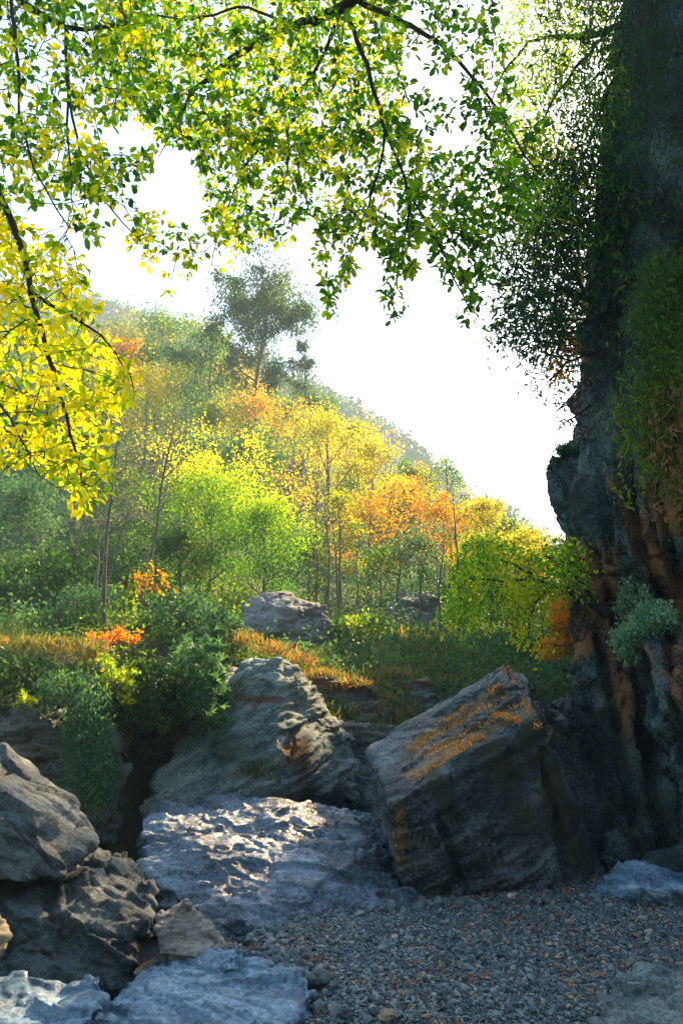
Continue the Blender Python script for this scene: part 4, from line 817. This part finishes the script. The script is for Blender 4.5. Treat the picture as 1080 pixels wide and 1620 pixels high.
shrub('small lime sprig on the thicket at the far left', [(P(35, 1110, 10.5), (.15, .12, .12), 70)], ML_LIME, .10, 406, kind='palm', tint=(.4, .9), group=SG)
shrub('fiery orange shrub at the foot of the tall bare tree', [(P(175, 1008, 13), (.40, .3, .13), 420), (P(205, 1005, 13.2), (.18, .2, .14), 140)], ML_ORA, .05, 407, tint=(.4, .9), group=SG)
shrub('orange leaf spray hanging on the bare tree above the fiery shrub', [(P(235, 905, 15), (.34, .3, .22), 200), (P(215, 925, 15), (.12, .1, .35), 120), (P(262, 930, 15), (.25, .1, .12), 60)], ML_ORA, .06, 408, tint=(0, .6), hang=.6, group=SG)
shrub('green shrub between the bare trunks and the pale boulder', [(P(290, 990, 17), (.9, .7, .7), 3000), (P(350, 1000, 16), (.6, .6, .5), 1500)], ML_TEAL, .10, 409, tint=(0, .7), group=SG)
shrub('green shrub behind the bare trunks at the left', [(P(60, 930, 18), (1.4, .9, .9), 4200), (P(150, 900, 20), (1.2, 1, .9), 2600)], ML_GRN, .11, 410, tint=(0, .5), group=SG)
shrub('blue green low shrub left of the bare trunks', [(P(140, 960, 16), (.7, .6, .45), 1800)], ML_TEAL, .11, 411, tint=(0, .8), kind='palm', group=SG)
shrub('bushy growth just right of the pale boulder', [(P(570, 1000, 20), (.9, .8, .5), 2200)], ML_GRN, .11, 412, tint=(.1, .9), group=SG)
shrub('blue green leafy shrub growing on the cliff ledge above the front pillar', [(P(1010, 990, 10.0), (.30, .3, .22), 1800), (P(1040, 975, 10.0), (.28, .3, .2), 1300), (P(990, 1010, 10.0), (.16, .2, .26), 1100), (P(1000, 950, 10.6), (.25, .3, .3), 900)], ML_MINT, .055, 413, hang=.3, tint=(.5, 1), group=None)
shrub('dark tuft of growth fringing the top of the rock nose', [(P(905, 716, 12.3), (.32, .4, .10), 1100), (P(880, 738, 12.3), (.14, .3, .08), 500)], ML_DARK, .07, 414, tint=(0, .7), kind='long', lw=.25, group=None)
shrub('misty green bush below the leaning cliff tree', [(P(825, 1045, 21), (1.0, .9, .5), 2000), (P(875, 1065, 19), (.6, .7, .4), 1100)], ML_GRN, .11, 415, tint=(.1, .7), group=None)
shrub('glowing orange bush beside the cliff under the leaning tree', [(P(905, 975, 15), (.42, .5, .6), 2600), (P(890, 1020, 15), (.45, .5, .25), 900)], ML_ORA, .08, 416, tint=(0, .8), group=None)
shrub('bright green bush in the centre of the grassy shelf', [(P(620, 1050, 17.5), (.5, .5, .15), 1300)], ML_LIME, .08, 417, tint=(.0, .5), group=None)

# ------------------------------------------------------------------ stuff: undergrowth, grass, far wood, gravel, fallen leaves
def scatter(name, label, n, kr, yr, mat, hgt, leaf, seed, colf, kind='quad', lw=.6, thresh=None, up=0.):
    r = np.random.RandomState(seed); k = kr[0] + (kr[1] - kr[0]) * r.rand(n); y = np.exp(math.log(yr[0]) + (math.log(yr[1]) - math.log(yr[0])) * r.rand(n))
    x = (k - 540) / F * y; p = np.stack([x, y, x * 0], 1); sc = 9 / y
    nn = fbm(p * (.5 * sc)[:, None], 3, seed)
    if thresh is not None:
        m = nn > thresh; x, y, k, nn, p = x[m], y[m], k[m], nn[m], p[m]
    nn2 = noise(p * 1.1, seed + 3); n = len(x)
    h = np.abs(r.normal(size=n)) * .45 * (hgt * (y / 20) ** .6) * np.clip(.5 + nn + .6 * nn2, .08, 1.6)
    z = tz(x, y) + h
    ax = rdir(n, r); ax[:, 2] += up; l = leaf * (y / 20) ** .85 * (.5 + r.rand(n))
    me = leaf_mesh(name, np.stack([x, y, z], 1), ax, rdir(n, r) + (0, 0, .6 if up < 1 else 0), l, l * lw, np.clip(colf(k, y, nn, r), 0, 1), kind)
    return props(link(name, me, mat), label, None, None, 'stuff')
scatter('undergrowth', 'green undergrowth covering the hillside', 110000, (-200, 1000), (13.5, 100), ML_GRN, 1.0, .105, 501, lambda k, y, n_, r: .35 + .5 * n_ + .2 * r.normal(size=len(k)))
scatter('undergrowth', 'blue green undergrowth low on the hillside', 50000, (-200, 1000), (14, 45), ML_TEAL, 1.0, .10, 502, lambda k, y, n_, r: .5 + .5 * n_ + .2 * r.normal(size=len(k)), thresh=-.05)
scatter('autumn_undergrowth', 'yellow and orange undergrowth on the upper hillside', 17000, (100, 900), (40, 100), ML_YEL, 1.2, .12, 503, lambda k, y, n_, r: .25 + .5 * n_ + .25 * r.normal(size=len(k)), thresh=-.12)
scatter('grass', 'rough mixed green and straw grass on the shelf and bank', 60000, (-200, 1000), (12.8, 30), ML_STRAW, .2, .22, 504, lambda k, y, n_, r: .08 + .4 * n_ + .2 * r.normal(size=len(k)), kind='long', lw=.12, up=1.6)
# orange grass patches on the bank and ledges
def patch(label, pts, n, seed, mat=ML_STRAW, tint=(.7, 1), leaf=.12, h=.08):
    r = np.random.RandomState(seed); k = r.randint(0, len(pts), n); c = np.array([p[0] for p in pts])[k]; s = np.array([p[1] for p in pts])[k]
    p = c + r.normal(size=(n, 3)) * s * .5; ax = rdir(n, r); ax[:, 2] += 1.2; l = leaf * (.5 + r.rand(n))
    me = leaf_mesh('dry_grass', p, ax, rdir(n, r), l, l * .14, np.clip(tint[0] + (tint[1] - tint[0]) * r.rand(n), 0, 1), 'long')
    return props(link('dry_grass', me, mat), label, None, None, 'stuff')
patch('rusty dry grass along the top of the left bank', [(P(20, 1025, 12), (.5, .4, .08)), (P(-60, 1020, 12), (.5, .4, .1)), (P(90, 1025, 12), (.4, .4, .12)), (P(140, 1035, 12), (.3, .3, .15)), (P(60, 1022, 12.3), (.6, .4, .08))], 2600, 511, tint=(.0, .9))
patch('rusty dry grass running down behind the pyramid boulder', [(P(390, 1015, 15.5), (.35, .4, .12)), (P(430, 1030, 15), (.4, .4, .12)), (P(475, 1048, 14.6), (.35, .4, .12)), (P(510, 1070, 14.3), (.35, .4, .08)), (P(560, 1085, 14), (.3, .3, .06)), (P(620, 1070, 15.2), (.35, .3, .07))], 3200, 512, tint=(.2, 1))
# dry straw on the tilted block's ledges, its bright colour painting sun streaks
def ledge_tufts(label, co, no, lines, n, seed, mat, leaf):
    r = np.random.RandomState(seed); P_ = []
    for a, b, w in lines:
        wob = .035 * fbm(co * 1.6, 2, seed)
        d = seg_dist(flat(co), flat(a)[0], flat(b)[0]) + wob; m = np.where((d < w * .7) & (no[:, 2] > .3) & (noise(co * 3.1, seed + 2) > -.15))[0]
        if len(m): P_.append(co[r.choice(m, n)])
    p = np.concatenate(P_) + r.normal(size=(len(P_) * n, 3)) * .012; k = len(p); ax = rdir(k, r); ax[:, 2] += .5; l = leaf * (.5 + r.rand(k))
    me = leaf_mesh('dry_moss_sun_streaks', p, ax, rdir(k, r), l, l * .3, r.rand(k), 'long'); return props(link('dry_moss_sun_streaks', me, mat), label, None, None, 'stuff')
ledge_tufts('dry moss coloured bright as painted sun streaks on the ledges of the tilted block', tb_co, tb_no, [(P(690, 1150, 11.2), P(790, 1085, 11.9), .03), (P(650, 1185, 10.8), P(800, 1105, 11.4), .05), (P(640, 1215, 10.4), P(830, 1110, 11.3), .05), (P(660, 1230, 10.2), P(760, 1165, 10.6), .05), (P(800, 1060, 12), P(850, 1150, 10.4), .05), (P(780, 1130, 10.8), P(850, 1150, 10.4), .05)], 650, 515, ML_SUNSTREAK, .04)
# far wood on the ridge
r = np.random.RandomState(520); nb = 1500; kc = -100 + 1150 * r.rand(nb); yc = 160 + 56 * r.rand(nb) ** .6; n = 70000; b = r.randint(0, nb, n)
zc = ridgez(kc, yc); xc = (kc - 540) / F * yc
p = np.stack([xc[b], yc[b], zc[b] + 1.0], 1) + rdir(n, r) * (1.2 + 2.2 * r.rand(nb))[b][:, None] * (1, 1, .9); l = 1.0 * (.5 + r.rand(n))
props(link('far_wood', leaf_mesh('far_wood', p, rdir(n, r), rdir(n, r) + (0, 0, .8), l, l * .7, np.clip((r.rand(nb) ** 2)[b] + .1 * r.normal(size=n), 0, 1)), leafmat('leaf_far', [(0, (.015, .045, .03)), (.5, (.035, .08, .035)), (.8, (.14, .13, .03)), (1, (.30, .17, .04))], .35)), 'hazy wood covering the far ridge', None, None, 'stuff')

# gravel
def pebbles(name, label, n, area, size, seed, mat, lift=.3):
    r = np.random.RandomState(seed); x = area[0] + (area[1] - area[0]) * r.rand(n); y = area[2] + (area[3] - area[2]) * r.rand(n) ** .85
    bmx = bmesh.new(); bmesh.ops.create_icosphere(bmx, subdivisions=1, radius=1); T = np.array([v.co[:] for v in bmx.verts]); Fc = np.array([[v.index for v in f.verts] for f in bmx.faces]); bmx.free()
    s = size[0] * (size[1] / size[0]) ** (r.rand(n) ** 2.2); sc = np.stack([s * (.7 + .6 * r.rand(n)), s * (.7 + .6 * r.rand(n)), s * (.45 + .4 * r.rand(n))], 1)
    jit = 1 + .22 * r.normal(size=(n, len(T), 1)); V = T[None] * jit * sc[:, None, :]
    a = r.rand(n) * 6.28; ca, sa = np.cos(a), np.sin(a); tl = r.normal(size=n) * .5; ct, st = np.cos(tl), np.sin(tl)
    Vy = V[..., 1] * ct[:, None] - V[..., 2] * st[:, None]; Vz = V[..., 1] * st[:, None] + V[..., 2] * ct[:, None]
    X = V[..., 0] * ca[:, None] - Vy * sa[:, None] + x[:, None]; Yv = V[..., 0] * sa[:, None] + Vy * ca[:, None] + y[:, None]; Z = Vz + (gz(x, y) + s * lift)[:, None]
    k = len(T); F_ = (np.arange(n)[:, None, None] * k + Fc[None]).reshape(-1)
    me = raw_mesh(name, np.stack([X, Yv, Z], -1).reshape(-1, 3), F_, np.full(n * len(Fc), 3), False); set_attr(me, 'tint', np.repeat(r.rand(n), k))
    return props(link(name, me, mat), label, None, None, 'stuff')
mg, t, out = newmat('pebble'); at = nd(t, 'ShaderNodeAttribute', attribute_name='tint'); rp = ramp(t, [(0, (.018, .036, .042)), (.5, (.06, .10, .115)), (.8, (.14, .20, .215)), (.93, (.20, .21, .19)), (1, (.34, .30, .24))], at.outputs['Fac'])
bs = nd(t, 'ShaderNodeBsdfPrincipled', i_Roughness=.55); t.links.new(rp.outputs[0], bs.inputs['Base Color']); t.links.new(bs.outputs[0], out.inputs[0])
pebbles('gravel', 'dark grey gravel carpeting the foreground', 125000, (-1.6, 5.4, 4.9, 10.6), (.007, .025), 601, mg)
pebbles('gravel', 'coarser loose stones among the gravel', 900, (-1.4, 5.2, 4.6, 8.5), (.02, .045), 602, mg, .4)
def rubble(name, label, path, n, size, spread, seed, mat):
    r = np.random.RandomState(seed); gp = []
    for px, row in path:
        d_ = P(px, row, 7) - CAM; gp.append(CAM + d_ * (CAM[2] / -d_[2]))
    gp = resample(gp, .05); a_ = gp[r.randint(0, len(gp), n)] + r.normal(size=(n, 3)) * spread
    s_ = size[0] * (size[1] / size[0]) ** (r.rand(n) ** 1.6)
    bmx = bmesh.new(); bmesh.ops.create_icosphere(bmx, subdivisions=2, radius=1); T = np.array([v.co[:] for v in bmx.verts]); Fc = np.array([[v.index for v in f.verts] for f in bmx.faces]); bmx.free()
    V = []
    for k_ in range(n):
        t_ = T * (1 + .35 * fbm(T * .9 + r.rand() * 50, 2, k_ % 97)[:, None]); dn = rdir(5, r)
        for q in dn: pr = t_ @ q; t_ = t_ - np.maximum(0, pr - .62)[:, None] * q
        m_ = np.linalg.qr(r.normal(size=(3, 3)))[0]; V.append((t_ * (1, .85, .65)) @ m_.T * s_[k_] + (a_[k_, 0], a_[k_, 1], gz(a_[k_:k_ + 1, 0], a_[k_:k_ + 1, 1])[0] + s_[k_] * .25))
    F_ = (np.arange(n)[:, None, None] * len(T) + Fc[None]).reshape(-1); me = raw_mesh(name, np.concatenate(V), F_, np.full(n * len(Fc), 3), False); set_attr(me, 'tint', np.repeat(r.rand(n) * .9, len(T)))
    return props(link(name, me, mat), label, None, None, 'stuff')
rubble('rubble', 'angular rubble piled where the gravel meets the rocks', [(500, 1600), (480, 1540), (400, 1500), (480, 1452), (600, 1442), (700, 1436), (820, 1440), (930, 1445), (1060, 1445)], 1100, (.015, .075), (.12, .10, 0), 605, mg)
rubble('rubble', 'scattered angular stones on the lower gravel', [(520, 1640), (620, 1560), (800, 1600), (940, 1640)], 260, (.02, .05), (.5, .35, 0), 606, mg)
def litter(n, area, seed, mat):
    r = np.random.RandomState(seed); x = area[0] + (area[1] - area[0]) * r.rand(n); y = area[2] + (area[3] - area[2]) * r.rand(n)
    w = fbm(np.stack([x, y, x * 0], 1) * 1.1, 3, seed) + .32 * (x - 1.4) ; m = w > -.2; x, y = x[m], y[m]; n = len(x)
    ax = rdir(n, r); ax[:, 2] *= .25; l = .03 + .035 * r.rand(n)
    me = leaf_mesh('fallen_leaves', np.stack([x, y, gz(x, y) + .03 + .02 * r.rand(n)], 1), ax, rdir(n, r) * .5 + (0, 0, 1), l, l * .7, r.rand(n), 'oval')
    return props(link('fallen_leaves', me, mat), 'orange and tan fallen leaves scattered on the gravel', None, None, 'stuff')
litter(2900, (-1.2, 5.2, 4.6, 10.2), 603, leafmat('leaf_litter', [(0, (.10, .05, .03)), (.3, (.30, .10, .04)), (.6, (.42, .20, .09)), (.85, (.50, .34, .20)), (1, (.10, .18, .03))], .15, .7))
# single stones one can pick out
cob = np.random.RandomState(610)
M_WH = rockmat('stone_white', (.45, .44, .40), (.6, .58, .52), (.75, .72, .66)); M_TAN = rockmat('stone_tan', (.20, .15, .08), (.32, .26, .15), (.42, .36, .24))
for px, row, s, m, lab in [(808, 1422, .055, M_WH, 'small white stone at the foot of the tilted block'), (612, 1612, .07, M_TAN, 'tan stone at the bottom edge left of centre on the gravel'), (700, 1575, .05, M_GREY, 'grey cobble on the gravel in the lower middle'), (548, 1608, .06, M_DARK, 'dark cobble at the bottom edge beside the pale slab'),
                           (590, 1424, .14, M_DARK, 'rounded dark stone at the right tip of the ribbed slab'), (380, 1478, .16, M_BLUE, 'bluish lump of rock at the lower tip of the ribbed slab'), (505, 1560, .10, M_DARK, 'dark stone against the right end of the bottom slab'), (460, 1508, .05, M_GREY, 'grey stone just above the bottom slab')]:
    v = P(px, row, 7)
    dvec = v - CAM; tt = (CAM[2] - .04) / -dvec[2]; c = CAM + dvec * tt
    hp = c + rdir(14, cob) * s * np.array((1.1, .9, .75)) + (0, 0, s * .3)
    rock('stone', lab, [list(hp)], m, s * .10, sA=s * .03, chip=s * .2, cfreq=.6 / s, rough=s * .15, rfreq=.7 / s, seed=int(px), round_=1, cat='stone', group='loose stones')

# ------------------------------------------------------------------ haze
hm, t, out = newmat('haze_air')
pv = nd(t, 'ShaderNodeVolumePrincipled'); pv.inputs['Color'].default_value = (.62, .86, 1.0, 1); pv.inputs['Density'].default_value = .0013; pv.inputs['Anisotropy'].default_value = .1
t.links.new(pv.outputs[0], out.inputs['Volume'])
bm = bmesh.new(); bmesh.ops.create_cube(bm, size=1)
me = bpy.data.meshes.new('haze'); bm.to_mesh(me); bm.free()
hz = link('haze', me, hm); hz.scale = (800, 330, 180); hz.location = (60, 125, 88.3)
props(hz, 'thin bluish haze filling the valley', None, None, 'stuff')
